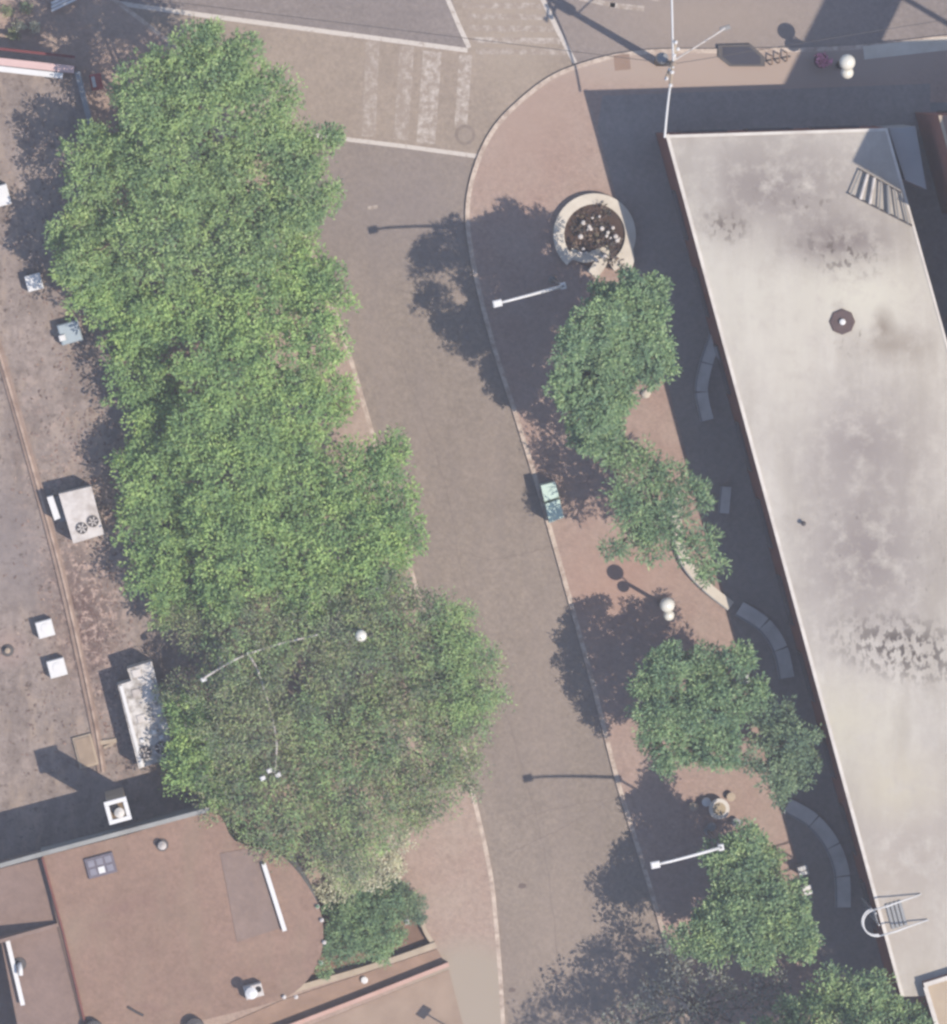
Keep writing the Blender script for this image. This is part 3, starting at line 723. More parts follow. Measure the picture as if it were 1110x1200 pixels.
ac_unit(-1, 230, .95, .75, 'white square roof unit cut by the left edge of the photo', M_WHITE)
ac_unit(40, 331, .74, .65, 'small clean white square roof unit close to the left tree shade', M_WHITE)
ac_unit(53, 737, .78, .62, 'white square roof unit, upper of the pair beside the pale roof kerb', M_WHITE)
ac_unit(67, 783, .82, .62, 'white square roof unit, lower of the pair beside the pale roof kerb', M_WHITE)
c = W(82, 390, ZL + .7); c.z = ZL
t = thing('air_conditioner', 'bluish grey roof unit with a white cap under the tree edge', 'air conditioner', c)
MB().box(c, 1.0, .95, ZL + .05, ZL + .7, ROT, .05).build('housing', simple('blue_grey_paint', S(176, 190, 198), .06, 2, .5, .3), t)
MB().box(W(73, 396, ZL + .8), .3, .28, ZL + .7, ZL + .82, ROT, .03).build('cap', M_WHITE, t)
MB().box(c, 1.1, .12, ZL, ZL + .05, ROT).build('foot', M_DARK, t)


def fan(c, r, z, t, m=M_DARK):
    f = MB().lathe(c, [(r, z - .02), (r, z + .07), (r * .88, z + .07), (r * .88, z + .01), (.02, z + .01)], 18).build('fan', m, t)
    b = MB()
    for q in range(3): b.box(c, r * 1.7, .06, z + .03, z + .06, q * math.pi / 3 + .3)
    b.build('guard', M_DIRTYWHITE, f)


z = ZL + 1.5; c = W(95, 603, z); c.z = ZL
t = thing('rooftop_chiller', 'large white rooftop chiller with one narrow side box', 'chiller', c)
Q = P([(69, 579), (107, 570), (122, 626), (86, 637)], z)
MB().prism(Q, ZL + .12, z).build('housing', M_DIRTYWHITE, t)
MB().prism([p + (Q[0].lerp(Q[2], .5) - p).normalized() * .12 for p in Q], ZL, ZL + .12).build('base', M_DARK, t)
for px, py in ((96, 619), (109, 611)): fan(W(px, py, z), .27, z, t, M_DARK)
z2 = ZL + 1.1
MB().prism(P([(55, 583), (62, 581), (71, 607), (64, 610)], z2), ZL + .05, z2).build('side_box', M_WHITE, t)
MB().ribbon(P([(66, 582), (74, 610)], ZL), .3, ZL + .1, ZL + .6).build('duct', M_GREY, t)

z = ZL + 1.7; c = W(172, 842, z); c.z = ZL
t = thing('rooftop_chiller', 'long rooftop chiller covered in leaf litter, with a stepped end', 'chiller', c)
Q = P([(138, 803), (154, 798), (149, 784), (178, 775), (206, 886), (163, 901)], z)
MB().prism(Q, ZL + .12, z).build('housing', M_LITTERED, t)
MB().prism(P([(144, 808), (180, 790), (198, 882), (166, 892)], z), ZL, ZL + .12).build('base', M_DARK, t)
for px, py in ((170, 882), (189, 876)): fan(W(px, py, z), .3, z, t, M_DARK)
MB().ribbon(P([(140, 804), (165, 899)], z), .16, z - .05, z + .06, .45).build('edge_trim', M_WHITE, t)
for i, (px, py) in enumerate(((181, 858), (190, 864), (197, 873), (167, 868))):
    MB().box(W(px, py, z + .1), .22, .2, z, z + .1, ROT, .02).build('lifting_lug', M_WHITE, t)
for px, py in ((160, 789), (160, 812), (182, 818), (166, 842), (186, 842)): MB().box(W(px, py, z), .42, .36, z, z + .06, ROT, .02).build('access_panel', M_DIRTYWHITE, t)

# pipe vent and small roof bits
v = W(9, 762, ZL)
vt = thing('roof_vent', 'small round vent in a pinkish patch on the left felt roof', 'vent', v)
MB().lathe(v, [(.3, ZL), (.28, ZL + .06), (.12, ZL + .08)], 14).build('flashing', M_DARK, vt)
MB().lathe(v, [(.1, ZL + .06), (.1, ZL + .3), (.13, ZL + .31), (.03, ZL + .36)], 12).build('pipe', M_CREAM, vt)
v = W(100, 880, ZL)
vt = thing('roof_hatch', 'weathered beige roof hatch at the end of the pale roof kerb', 'hatch', v)
MB().box(v, .9, 1.5, ZL, ZL + .16, ROT, .03).build('frame', M_CREAM, vt)
MB().box(v, .74, 1.3, ZL + .16, ZL + .21, ROT, .02).build('lid', simple('hatch_lid', S(176, 156, 136), .14, 2.5, .9, .1), vt)
v = W(127, 869, ZL + .1)
o = MB().box(v, .8, .22, ZL, ZL + .12, .15, .03).box(v + Vector((.0, -.2, 0)), .5, .12, ZL, ZL + .1, .4, .02).build('timber_offcut', M_CREAM, loc=(v.x, v.y, ZL))
tag(o, 'pale timber offcut lying beside the littered chiller shade', 'timber')
# leaf litter
pts = []
for _ in range(1900):
    t_ = random.random(); px = random.gauss(95 + t_ * 45, 22) if random.random() < .7 else random.gauss(60, 30); py = 150 + t_ * 760
    if px < 118 + (py - 500) * .15 + 60: pts.append((px, py))
vv = []
for px, py in pts:
    p = W(px, py, ZL); a = random.random() * 6.28; l = random.uniform(.04, .11); z = ZL + .012 + random.random() * .03
    ca, sa = math.cos(a) * l, math.sin(a) * l
    vv += [(p.x - ca, p.y - sa, z), (p.x + sa * .5, p.y - ca * .5, z + .02), (p.x + ca, p.y + sa, z), (p.x - sa * .5, p.y + ca * .5, z)]
p0 = W(100, 700, ZL)
tag(leaf_obj('leaf_litter', np.array(vv), L_LITTER, loc=p0), 'dry leaf litter scattered over the left felt roof', 'leaf litter', kind='stuff')

# ------------------------------------------------------------------ lower left building
ZB = 7.7
BP = P(smooth([(48, 1004), (150, 978), (248, 952), (275, 985), (330, 1003), (368, 1050), (379, 1090), (372, 1130), (345, 1163), (300, 1180), (170, 1212), (104, 1230)], 4)[:-1] + [(104, 1230)], ZB)
rb = thing('red_roof_building', 'building with a flat red brown roof in the lower left corner', 'building', (BP[0].x, BP[0].y, ZL))
MB().prism(BP, H - .05, ZB - .12).build('wall', M_PLASTER, rb)
mr = MB().prism(BP, ZB - .12, ZB).build('roof', M_RROOF, rb)
MB().ribbon(P([(51, 1004), (75, 1090), (105, 1215)], ZB), .1, ZB - .1, ZB + .16, -.5).build('parapet', simple('dark_red_shadow_edge', S(140, 92, 84), .1, 2, .9, .1), mr)  # low parapet, its shadow line put into the dark red colour
MB().ribbon(P([(0, 1017), (50, 1003), (246, 951)], ZB), .2, ZB - .3, ZB + .14, .5).build('parapet', M_PLASTER, mr)
WP = P([(-300, 1095), (51, 1005), (74, 1080), (-300, 1170)], ZB - .35)
wr = MB().prism(WP, H - .05, ZB - .35).build('roof', M_RROOF2, rb)
EP = P([(0, 1097), (74, 1081), (103, 1220), (28, 1240)], ZB - .12)
er = MB().prism(EP, H - .05, ZB - .12).build('roof', M_RROOF2, rb)
VP = P([(-300, 1190), (0, 1100), (30, 1240), (-300, 1300)], ZB - 2.5)
MB().prism(VP, H - .05, ZB - 2.5).build('roof', M_PANEL, rb)
e0, e1 = W(74, 1080, ZB - .12), W(-30, 1105, ZB - .12)
wv = [Vector((e0.x, e0.y, ZB - .4)), Vector((e1.x, e1.y, ZB - .4)), Vector((e1.x, e1.y, ZB + 1.5)), Vector((e0.x, e0.y, ZB - .1))]
MB().add(wv + [p + Vector((.04, -.16, 0)) for p in wv], [(0, 1, 2, 3), (7, 6, 5, 4), (0, 4, 5, 1), (1, 5, 6, 2), (2, 6, 7, 3), (3, 7, 4, 0)]).build('parapet', M_RROOF2, rb)
Q = P([(258, 1000), (306, 992), (327, 1088), (278, 1104)], ZB)
MB().prism(Q, ZB - .02, ZB + .03).build('roof_panel', M_PANEL, rb)
for pts, lab in (([(309, 1012), (334, 1091)], 'white roof rail beside the stained grey roof panel'), ([(8, 1098), (27, 1178)], 'white roof rail at the left edge above a dark gap')):
    p = P(pts, ZB + .25); zb = ZB if pts[0][0] > 100 else ZB - .12
    t = thing('roof_rail', lab, 'rail', (p[0].x, p[0].y, zb))
    MB().ribbon(p, .20, ZB + .17, ZB + .26).build('rail', M_WHITE, t)
    for q in range(4):
        c = p[0].lerp(p[1], .06 + q * .29)
        MB().box(c, .1, .1, zb, ZB + .17, ROT).build('post', M_GREY, t)
# rooftop fittings
v = W(118, 1014, ZB)
t = thing('skylight', 'dark grey framed skylight on the red brown roof', 'skylight', v)
MB().box(v, 1.35, .95, ZB, ZB + .16, ROT, .03).build('frame', simple('slate_frame', S(120, 112, 122), .1, 3, .7, .3), t)
for i in range(3):
    for j in range(2):
        q = v + Vector((math.cos(ROT) * (i - 1) * .4 - math.sin(ROT) * (j - .5) * .4, math.sin(ROT) * (i - 1) * .4 + math.cos(ROT) * (j - .5) * .4, 0))
        MB().box(q, .3, .3, ZB + .16, ZB + .19, ROT).build('pane', M_WHITE if (i, j) == (1, 0) else simple('skylight_glass', S(150, 146, 156), .1, 3, .3, .5), t)
v = W(190, 990, ZB)
t = thing('roof_vent', 'small round grey vent near the top edge of the red brown roof', 'vent', v)
MB().lathe(v, [(.3, ZB), (.28, ZB + .05), (.1, ZB + .06)], 14).build('flashing', M_DARK, t)
MB().lathe(v + Vector((0, 0, 0)), [(.13, ZB + .05), (.13, ZB + .4), (.2, ZB + .42), (.05, ZB + .52)], 12).build('cowl', M_DIRTYWHITE, t)
v = W(297, 1160, ZB)
t = thing('roof_vent', 'boxy white vent with a dark opening and long shadow on the red brown roof', 'vent', v)
MB().box(v, .85, .6, ZB, ZB + .65, ROT, .04).build('housing', M_DIRTYWHITE, t)
MB().lathe(v + Vector((-.12, -.02, 0)), [(.2, ZB + .6), (.2, ZB + 1.2), (.28, ZB + 1.22), (.1, ZB + 1.32)], 14).build('cowl', M_WHITE, t)
MB().lathe(v + Vector((.22, .1, 0)), [(.14, ZB + .6), (.14, ZB + .68), (.02, ZB + .69)], 12).build('opening', M_BLACK, t)
v = W(23, 1130, ZB)
t = thing('roof_vent', 'bent white vent pipe next to the left white roof rail', 'vent', (v.x, v.y, ZB - .12))
MB().lathe(v, [(.32, ZB - .12), (.3, ZB - .06), (.1, ZB - .05)], 14).build('flashing', M_DARK, t)
MB().tube([v + Vector((0, 0, -.1)), v + Vector((0, 0, .45)), v + Vector((.04, -.15, .6)), v + Vector((.05, -.45, .6))], .11, 10).build('pipe', M_WHITE, t, smooth=True)
v = W(160, 1186, ZB)
t = MB().tube([W(150, 1180, ZB) + Vector((0, 0, .05)), v + Vector((0, 0, .06)), W(168, 1190, ZB) + Vector((0, 0, .05))], .06, 8).build('pipe_offcut', M_DARK, loc=(v.x, v.y, ZB))
tag(t, 'short dark pipe lying loose on the red brown roof', 'pipe')
for (px, py, lab) in ((110, 1205, 'dark round tank at the bottom edge of the red brown roof, left of the two'), (228, 1202, 'dark round tank at the bottom edge of the red brown roof, right of the two')):
    v = W(px, py, ZB)
    t = thing('roof_tank', lab, 'tank', v, 'tanks at the bottom edge of the red roof')
    MB().lathe(v, [(.42, ZB), (.45, ZB + .4), (.4, ZB + .5), (.1, ZB + .55)], 16).build('tank', M_DARK, t)
    MB().lathe(v + Vector((.1, 0, 0)), [(.12, ZB + .53), (.12, ZB + .6), (.03, ZB + .61)], 10).build('lid', M_WHITE, t)
# chimney stack
ZC = 9.5; v = W(138, 950, ZC); v.z = ZL
t = thing('chimney', 'square white rimmed chimney rising from the shaded side of the red roof building', 'chimney', v)
MB().box(v, .86, .9, ZL, ZC - .1, ROT).build('stack', M_CREAM, t)
rim = MB()
for dx, dy, sx, sy in ((0, .44, 1.06, .2), (0, -.44, 1.06, .2), (.43, 0, .2, .68), (-.43, 0, .2, .68)):
    rim.box(v + Vector((dx * math.cos(ROT) - dy * math.sin(ROT), dx * math.sin(ROT) + dy * math.cos(ROT), 0)), sx, sy, ZC - .1, ZC + .05, ROT, .02)
rim.build('rim', M_WHITE, t)
MB().box(v, .66, .68, ZC - .1, ZC - .06, ROT).build('flue_bed', simple('sooty_bed', S(140, 118, 92), .2, 3, .9, .1), t)
MB().lathe(v + Vector((.08, -.08, 0)), [(.2, ZC - .06), (.18, ZC + .2), (.24, ZC + .22), (.05, ZC + .34)], 14).build('flue', M_COPING, t)
MB().lathe(v + Vector((-.2, .15, 0)), [(.24, ZC - .06), (.22, ZC + .02), (.15, ZC + .03)], 14).build('flue', M_BLACK, t)
# scalloped white edging of the rounded roof end
for i, (px, py) in enumerate(((372, 1062), (377, 1078), (380, 1104), (376, 1128), (333, 1168), (347, 1168), (226, 1195))):
    p = W(px, py, ZB); 
    t = thing('flower_pot', 'small white pot on the rounded edge of the red brown roof', 'pot', p, 'white pots along the rounded roof edge')
    MB().lathe(p, [(.06, ZB), (.09, ZB + .12), (.1, ZB + .13), (.07, ZB + .14)], 10).build('pot', M_WHITE, t)
    MB().ball((p.x, p.y, ZB + .15), .09, 8, 5, .6).build('plant', M_DIRTYWHITE if i % 3 else L_DARK, t)

# ------------------------------------------------------------------ garden, terrace walls and path at the bottom left
GZ = H
gp = MB().prism(P([(362, 1040), (480, 1040), (508, 1106), (380, 1140), (330, 1165)]), 0, H + .03)
struct(gp.build('garden_bed', simple('garden_soil', S(150, 122, 106), .15, 1.6, .95, .05)))
struct(MB().prism(P([(330, 1172), (512, 1112), (524, 1132), (330, 1206), (200, 1250), (150, 1250)]), 0, H + .05).build('path', simple('garden_path', S(178, 150, 132), .1, 1.2, .95, .05, 0, S(150, 126, 112), .5)))
struct(MB().prism(P([(330, 1215), (526, 1136), (545, 1210), (575, 1500), (200, 1500)]), 0, H + .02).build('forecourt', simple('forecourt_paving', S(182, 160, 142), .08, .9, .95, .05, 0, S(160, 138, 122), .6)))


def low_wall(name, label, pts, w, h, m, cap):
    pw = P(smooth(pts, 4), h)
    t = thing(name, label, 'wall', (pw[0].x, pw[0].y, H))
    MB().ribbon(pw, w, H - .05, h - .08).build('wall', m, t)
    MB().ribbon(pw, w + .06, h - .08, h).build('coping', cap, t)


low_wall('garden_wall', 'cream garden wall along the foot of the leafy garden bed', [(120, 1222), (235, 1193), (330, 1164), (420, 1138), (470, 1122), (511, 1107)], .22, .7, M_CREAM, M_CREAM)
low_wall('garden_wall', 'long pink topped wall below the cream garden wall', [(200, 1258), (300, 1218), (352, 1198), (440, 1164), (526, 1130)], .13, .75, M_PINKWALL, M_PINKWALL)
low_wall('garden_wall', 'short dark red wall by the pavement at the garden corner', [(490, 1062), (498, 1090), (508, 1106)], .14, .6, simple('dark_red_wall', S(150, 104, 90), .1, 2, .9, .1), M_CREAM)
tree('garden_bush', 'dense dark green bush behind the cream garden wall', (430, 1090), GZ,
     [(425, 1085, 40, 1.7), (445, 1100, 30, 1.4), (410, 1070, 24, 1.5), (450, 1065, 22, 1.8), (400, 1108, 18, 1.0)], L_DARK, M_BARK, None, dens=4, per=34, L=.24, wid=.11, cr=.35, cat='bush', tr=.1, zf=.8)
tree('garden_bush', 'blue grey bush at the pavement corner of the garden', (476, 1062), GZ,
     [(472, 1052, 20, 1.3), (485, 1068, 15, 1.0), (465, 1040, 15, 1.2)], L_DARK2, M_BARK, None, dens=4, per=30, L=.22, wid=.1, cr=.32, cat='bush', tr=.08, zf=.8)
tree('dry_shrub', 'pale cream flowering shrub between the thin street tree and the garden bush', (430, 1022), GZ,
     [(400, 1030, 26, 3.0), (435, 1015, 28, 3.4), (460, 985, 22, 3.6), (385, 1045, 16, 2.6), (455, 1020, 20, 3.2)], L_DRY, M_PALEBARK, None, dens=3, per=20, L=.24, wid=.12, cr=.4, cat='shrub', tr=.1, zf=.6)
tree('garden_bush', 'narrow green hedge bush against the rounded roof end', (385, 1120), GZ,
     [(384, 1110, 12, 1.6), (380, 1135, 10, 1.5), (388, 1090, 10, 1.6)], L_DARK, M_BARK, None, dens=5, per=24, L=.2, wid=.1, cr=.25, cat='bush', tr=.06, zf=.9)
p = W(477, 1080, .9)
t = thing('garden_lamp', 'small white garden lamp at the edge of the blue grey bush', 'lamp', (p.x, p.y, GZ))
MB().lathe(p, [(.06, GZ), (.04, GZ + .1), (.04, .75)], 8).build('post', M_DARK, t)
MB().box(p, .2, .26, .75, .95, .3, .03).build('lamp_head', M_WHITE, t)
p = W(427, 1148, H)
o = MB().lathe(p, [(.12, H), (.16, H + .2), (.17, H + .22), (.1, H + .24)], 10).build('flower_pot', M_WHITE, loc=(p.x, p.y, H))
tag(o, 'single white pot standing on the path between the cream and pink walls', 'pot')
# little sign post whose shadow falls on the forecourt
p = W(524, 1202)
t = thing('sign_post', 'short sign post on the forecourt by the bottom edge', 'sign', (p.x, p.y, H))
MB().tube([p + Vector((0, 0, H)), p + Vector((0, 0, 2.6))], .035).build('post', M_GALV, t)
MB().box(p + Vector((0, .03, 0)), .6, .05, 1.9, 2.6, .9).build('plate', M_GREY, t)
MB().box(p + Vector((0, .03, 0)), .05, .7, 1.75, 1.85, .9).build('bracket', M_GALV, t)

# ------------------------------------------------------------------ upper left corner
p = W(113, 96, 2.6)
t = thing('shop_sign', 'small red and white sign box at the corner of the felt roof building', 'sign', (p.x, p.y, H))
MB().tube([(p.x, p.y, H), (p.x, p.y, 2.0)], .04).build('post', M_GALV, t)
MB().box(p, .55, .75, 2.0, 2.6, .2, .03).build('box', M_REDPAINT, t)
MB().box(p + Vector((-.12, .0, 0)), .16, .5, 2.6, 2.63, .2).build('panel', M_WHITE, t)
p = W(75, 0, .8)
t = thing('white_bench', 'white slatted bench cut by the top edge of the photo', 'bench', (p.x, p.y, H))
for q in range(3): MB().box(p + Vector((.0, .12 - q * .17, 0)), 1.3, .12, .5, .56, .45, .01).build('seat_slat', M_WHITE, t)
for q in (-1, 1): MB().box(p + Vector((q * .45, q * .2 - .04, 0)), .1, .4, H, .5, .45).build('leg', M_CREAM, t)
gpts = [(8, 12), (22, 28), (30, 8), (40, 30), (15, 40)]
for i, (px, py) in enumerate(gpts):
    tree('low_plant', 'small dry tuft on the pale ground in the upper left corner', (px, py), H, [(px, py, 6, .4), (px + 3, py + 2, 4, .35)], L_DRY if i % 2 else L_OLIVE, M_BARK, 'dry tufts in the upper left corner', dens=14, per=10, L=.16, wid=.07, cr=.14, cat='plant', tr=.02, zf=.8, twigs=0)

# ------------------------------------------------------------------ plaza furniture
# round planter
pc = W(697, 275, .5); pr = 1.92
t = thing('round_planter', 'round pale stone planter with a broken lower rim near the plaza corner', 'planter', (pc.x, pc.y, H))
a0, a1 = math.radians(-62), math.radians(228)
arc = [(pc.x + math.cos(a0 + (a1 - a0) * q / 40) * (pr - .24), pc.y + math.sin(a0 + (a1 - a0) * q / 40) * (pr - .24)) for q in range(41)]
MB().ribbon(arc, .5, H - .05, .55).build('rim', M_STONE, t)
MB().lathe(pc, [(pr - .4, H - .02), (pr - .4, .4), (.05, .44)], 32).build('soil', M_SOIL, t)
arc2 = P(smooth([(668, 296), (685, 302), (703, 297), (714, 293)], 4), .5)
MB().ribbon(arc2, .48, H - .05, .52).build('seat', M_STONE, t)
MB().ribbon(P(smooth([(708, 298), (703, 310), (694, 322)], 4), .5), .56, H - .05, .516).build('seat', M_STONE, t)
MB().ribbon(P(smooth([(736, 287), (738, 305), (733, 318)], 4), .5), .42, H - .05, .53).build('seat', M_STONE, t)
lv = leaf_mesh([((pc.x - .1, pc.y + .2, .5), 1.2), ((pc.x + .3, pc.y - .3, .5), 1.1), ((pc.x + .75, pc.y - 1.0, .45), .6)], 7, 22, .2, .1, .22, .8, .3, .25, (.0, 1.05))
tag(leaf_obj('bedding_plants', lv, L_FLOWER, loc=(pc.x, pc.y, .42)), 'dark bedding plants filling the round stone planter', 'plants', kind='stuff')
fl = MB()
for _ in range(22):
    a = random.uniform(0, 6.28); r = math.sqrt(random.random()) * 1.25
    fl.ball((pc.x + r * math.cos(a) + .05, pc.y + r * math.sin(a), .82 + random.random() * .1), random.uniform(.05, .13), 8, 5, .7)
tag(fl.build('flowers', M_PETAL, loc=(pc.x, pc.y, .8)), 'scattered white flowers over the dark bedding plants', 'flowers', kind='stuff')


def curved_bench(label, pts, w, n, h=.48, m=M_BENCH, back=True):
    ps = [Vector((p[0], p[1], 0)) for p in P(smooth(pts, 10), h)]
    L = [0]
    for i in range(1, len(ps)): L.append(L[-1] + (ps[i] - ps[i - 1]).length)

    def at(s):
        for i in range(1, len(ps)):
            if L[i] >= s or i == len(ps) - 1:
                return ps[i - 1].lerp(ps[i], min(1, max(0, (s - L[i - 1]) / max(1e-6, L[i] - L[i - 1]))))
    mid = at(L[-1] / 2)
    t = thing('curved_bench', label, 'bench', (mid.x, mid.y, H), 'curved concrete benches on the plaza')
    g = .025
    for i in range(n):
        s0 = L[-1] * i / n + g; s1 = L[-1] * (i + 1) / n - g
        run = [at(s0 + (s1 - s0) * q / 6) for q in range(7)]
        MB().ribbon(run, w, h - .12, h).build('seat_slab', m, t)
        MB().ribbon(run, w * .12, h, h + .035, -3.6).build('seat_rib', M_GREY, t)
        MB().ribbon(run[2:5], w * .6, H - .04, h - .12).build('leg', M_PLASTER, t)
    return t


curved_bench('curved grey bench against the upper part of the brick building, all in shade', [(839, 393), (828, 425), (822, 458), (829, 493)], .62, 3)
curved_bench('short straight grey bench in shade beside the ragged plaza tree', [(851, 570), (848, 602)], .5, 1)
curved_bench('curved white seat wall in the sun under the ragged plaza tree', [(797, 575), (793, 612), (802, 655), (825, 685), (857, 711)], .5, 4, .5, M_STONE)
curved_bench('curved grey bench in shade beyond the sunlit seat wall, level with the twin globe lamp', [(866, 713), (896, 733), (914, 760), (922, 795)], .74, 3)
curved_bench('longest curved grey bench, in shade below the blue green tree', [(922, 944), (950, 960), (972, 985), (986, 1020), (988, 1064)], .74, 4)

# street lamps with a long arm
def arm_lamp(head, joint, label):
    zh, zj = 10.0, 8.1
    j = W(joint[0], joint[1], zj); h = W(head[0], head[1], zh); b = Vector((j.x, j.y, H))
    t = thing('street_lamp', label, 'street lamp', b, 'tall white arm lamps at the kerb')
    MB().lathe(b, [(.2, H), (.2, H + .1), (.13, H + .3), (.1, H + .35)], 14).build('base', M_GALV, t)
    MB().tube([b + Vector((0, 0, .3)), Vector((j.x, j.y, 4)), j + Vector((0, 0, .2))], [.085, .07, .055], 10).build('pole', M_GALV, t, smooth=True)
    m1 = j.lerp(h, .5) + Vector((0, 0, .25))
    MB().tube([j + Vector((0, 0, .05)), j.lerp(h, .25) + Vector((0, 0, .18)), m1, j.lerp(h, .8) + Vector((0, 0, .2)), h], [.08, .075, .07, .065, .06], 10).build('arm', M_WHITE, t, smooth=True)
    d = (h - j); d.z = 0; d.normalize(); a = math.atan2(d.y, d.x)
    hd = MB().box(h + d * .08, .42, .32, zh - .06, zh + .1, a, .05).build('lamp_head', M_WHITE, t)
    MB().box(h + d * .08, .3, .22, zh - .1, zh - .06, a).build('lens', M_GREY, hd)
    MB().box(j, .26, .3, zj - .12, zj + .12, a, .03).build('bracket', M_WHITE, t)


arm_lamp((585, 355), (660, 335), 'tall white arm lamp reaching over the dark tree shadow by the round planter')
arm_lamp((770, 1013), (845, 993), 'tall white arm lamp just below the round table, arm over a dark tree shadow')


def globe_lamp(gl, base, label, group='white globe lamps'):
    b = W(base[0], base[1], H)
    t = thing('globe_lamp', label, 'street lamp', b, group)
    top = min(z for *_, z, r in gl) - .45
    MB().lathe(b, [(.18, H), (.18, H + .25), (.1, H + .4), (.07, H + .5)], 12).build('base', M_DARK, t)
    MB().tube([b + Vector((0, 0, .4)), Vector((b.x, b.y, top))], [.1, .085], 8).build('post', M_DARK, t)
    for px, py, z, r in gl:
        g = W(px, py, z)
        MB().tube([(b.x, b.y, top - .1), ((b.x + g.x) / 2, (b.y + g.y) / 2, top - .05), (g.x, g.y, z - r)], .035, 6).build('arm', M_DARK, t)
        MB().ball(g, r, 18, 10).build('globe', M_GLOBE, t, smooth=True)
        MB().lathe(g, [(r * .5, z - r - .02), (r * .55, z - r * .8)], 12).build('collar', M_DIRTYWHITE, t)


globe_lamp([(782, 709, 4.2, .36), (784, 721, 3.7, .26)], (775, 707), 'twin white globe lamp in the open on the brick plaza')
globe_lamp([(993, 73, 4.6, .38), (993, 85, 4.2, .3)], (984, 76), 'white globe lamp in the brick building shadow on the street pavement')
globe_lamp([(423, 745, 9.2, .28)], (415, 724), 'single small white globe lamp showing through the thin street tree')
p = W(993, 57, 4.3)
o = None
# white lamp arms poking through the thin street tree
b = W(288, 752, H)
t = thing('lamp_mast', 'white mast with crossed arms poking through the thin street tree', 'street lamp', b)
tp = W(291, 766, 8.6)
b.x, b.y = tp.x, tp.y; t.location = b
MB().tube([b, (b.x, b.y, 8.7)], [.1, .07], 10).build('pole', M_WHITE, t)
for pts in ([(291, 766), (270, 776), (235, 797)], [(291, 766), (330, 754), (372, 744)], [(291, 766), (303, 788), (316, 830), (324, 868), (322, 905)], [(291, 766), (290, 760)]):
    MB().tube([W(x, y, 8.5 + .3 * math.sin(x * .33 + y * .21)) for x, y in smooth(pts, 5)], .05, 8).build('arm', M_DIRTYWHITE, t)
for x, y in ((239, 796), (316, 903), (308, 912), (326, 908)):
    MB().box(W(x, y, 8.55), .26, .2, 8.45, 8.65, .4, .03).build('lamp_head', M_WHITE, t)

# mint cabinet at the kerb
Q = P([(634, 569), (651, 565), (661, 606), (644, 613)], 1.45)
t = thing('utility_cabinet', 'pale mint green double cabinet at the plaza kerb', 'cabinet', (Q[0].x, Q[0].y, H))
Q1 = [Q[0], Q[1], Q[1].lerp(Q[2], .42), Q[0].lerp(Q[3], .42)]; Q2 = [Q[0].lerp(Q[3], .49), Q[1].lerp(Q[2], .49), Q[2], Q[3]]
MB().prism(Q1, H + .1, 1.42).build('housing', M_MINT, t)
MB().prism(Q2, H + .1, 1.45).build('housing', M_MINT, t)
MB().prism([Q1[3], Q1[2], Q2[1], Q2[0]], H + .1, 1.3).build('divider', simple('green_trim', S(140, 160, 138), .06, 2, .6, .3), t)
MB().prism([p + (Q[0].lerp(Q[2], .5) - p).normalized() * .05 for p in Q], H - .02, H + .1).build('plinth', M_GREY, t)
MB().ribbon([Q[0].lerp(Q[3], .1), Q[0].lerp(Q[3], .38)], .03, .4, 1.2, -.5).build('door', M_GREY, t)
MB().ribbon([Q[0].lerp(Q[3], .55), Q[0].lerp(Q[3], .93)], .03, .4, 1.2, -.5).build('door', M_GREY, t)

# round table and stools
c = W(843, 948, .76)
t = thing('round_table', 'round white rimmed table with a beige top on the plaza', 'table', (c.x, c.y, H))
MB().lathe(c, [(.3, H), (.28, H + .04), (.07, H + .08), (.07, .7)], 16).build('pedestal', M_GREY, t)
MB().lathe(c, [(.46, .7), (.49, .72), (.49, .76), (.3, .765), (.3, .75)], 28).build('rim', M_COPING, t)
MB().lathe(c, [(.31, .74), (.31, .768), (.02, .77)], 24).build('tabletop', M_TEAK, t)
for px, py, m, lab in ((828, 940, M_WHITE, 'bright white round stool left of the round table'), (857, 934, M_CREAM, 'pinkish cream round stool above the round table'),
                       (863, 964, M_GREY, 'shaded grey round stool at the lower right of the round table'), (834, 969, M_GREY, 'shaded grey round stool below the round table'), (813, 945, M_CREAM, 'cream round stool set apart at the far left of the round table')):
    s_ = W(px, py, .46)
    t = thing('stool', lab, 'stool', (s_.x, s_.y, H), 'stools round the table')
    MB().lathe(s_, [(.16, H), (.13, H + .04), (.08, .3), (.1, .41)], 12).build('pedestal', M_DARK, t)
    MB().lathe(s_, [(.18, .41), (.21, .43), (.21, .46), (.05, .475)], 16).build('seat', m, t)
for px, py, lab in ((941, 1020, 'white litter bin beside the longest curved bench, upper of the two'), (946, 1043, 'white litter bin beside the longest curved bench, lower of the two'), (872, 797, 'white litter bin at the edge of the round dark green tree')):
    zt = 1.0 if px > 900 else 3.0; s_ = W(px, py, 1.0)
    t = thing('litter_bin', lab, 'bin', (s_.x, s_.y, H), 'white litter bins on the plaza')
    MB().box(s_, .4, .42, H + .03, .92, .3, .02).build('body', M_DIRTYWHITE, t)
    MB().box(s_ + Vector((.0, .1, 0)), .46, .2, .92, 1.0, .3, .03).box(s_ + Vector((.06, -.14, 0)), .46, .18, .92, 1.0, .3, .03).build('lid', M_WHITE, t)
    MB().box(s_, .34, .36, H, H + .03, .3).build('foot', M_DARK, t)
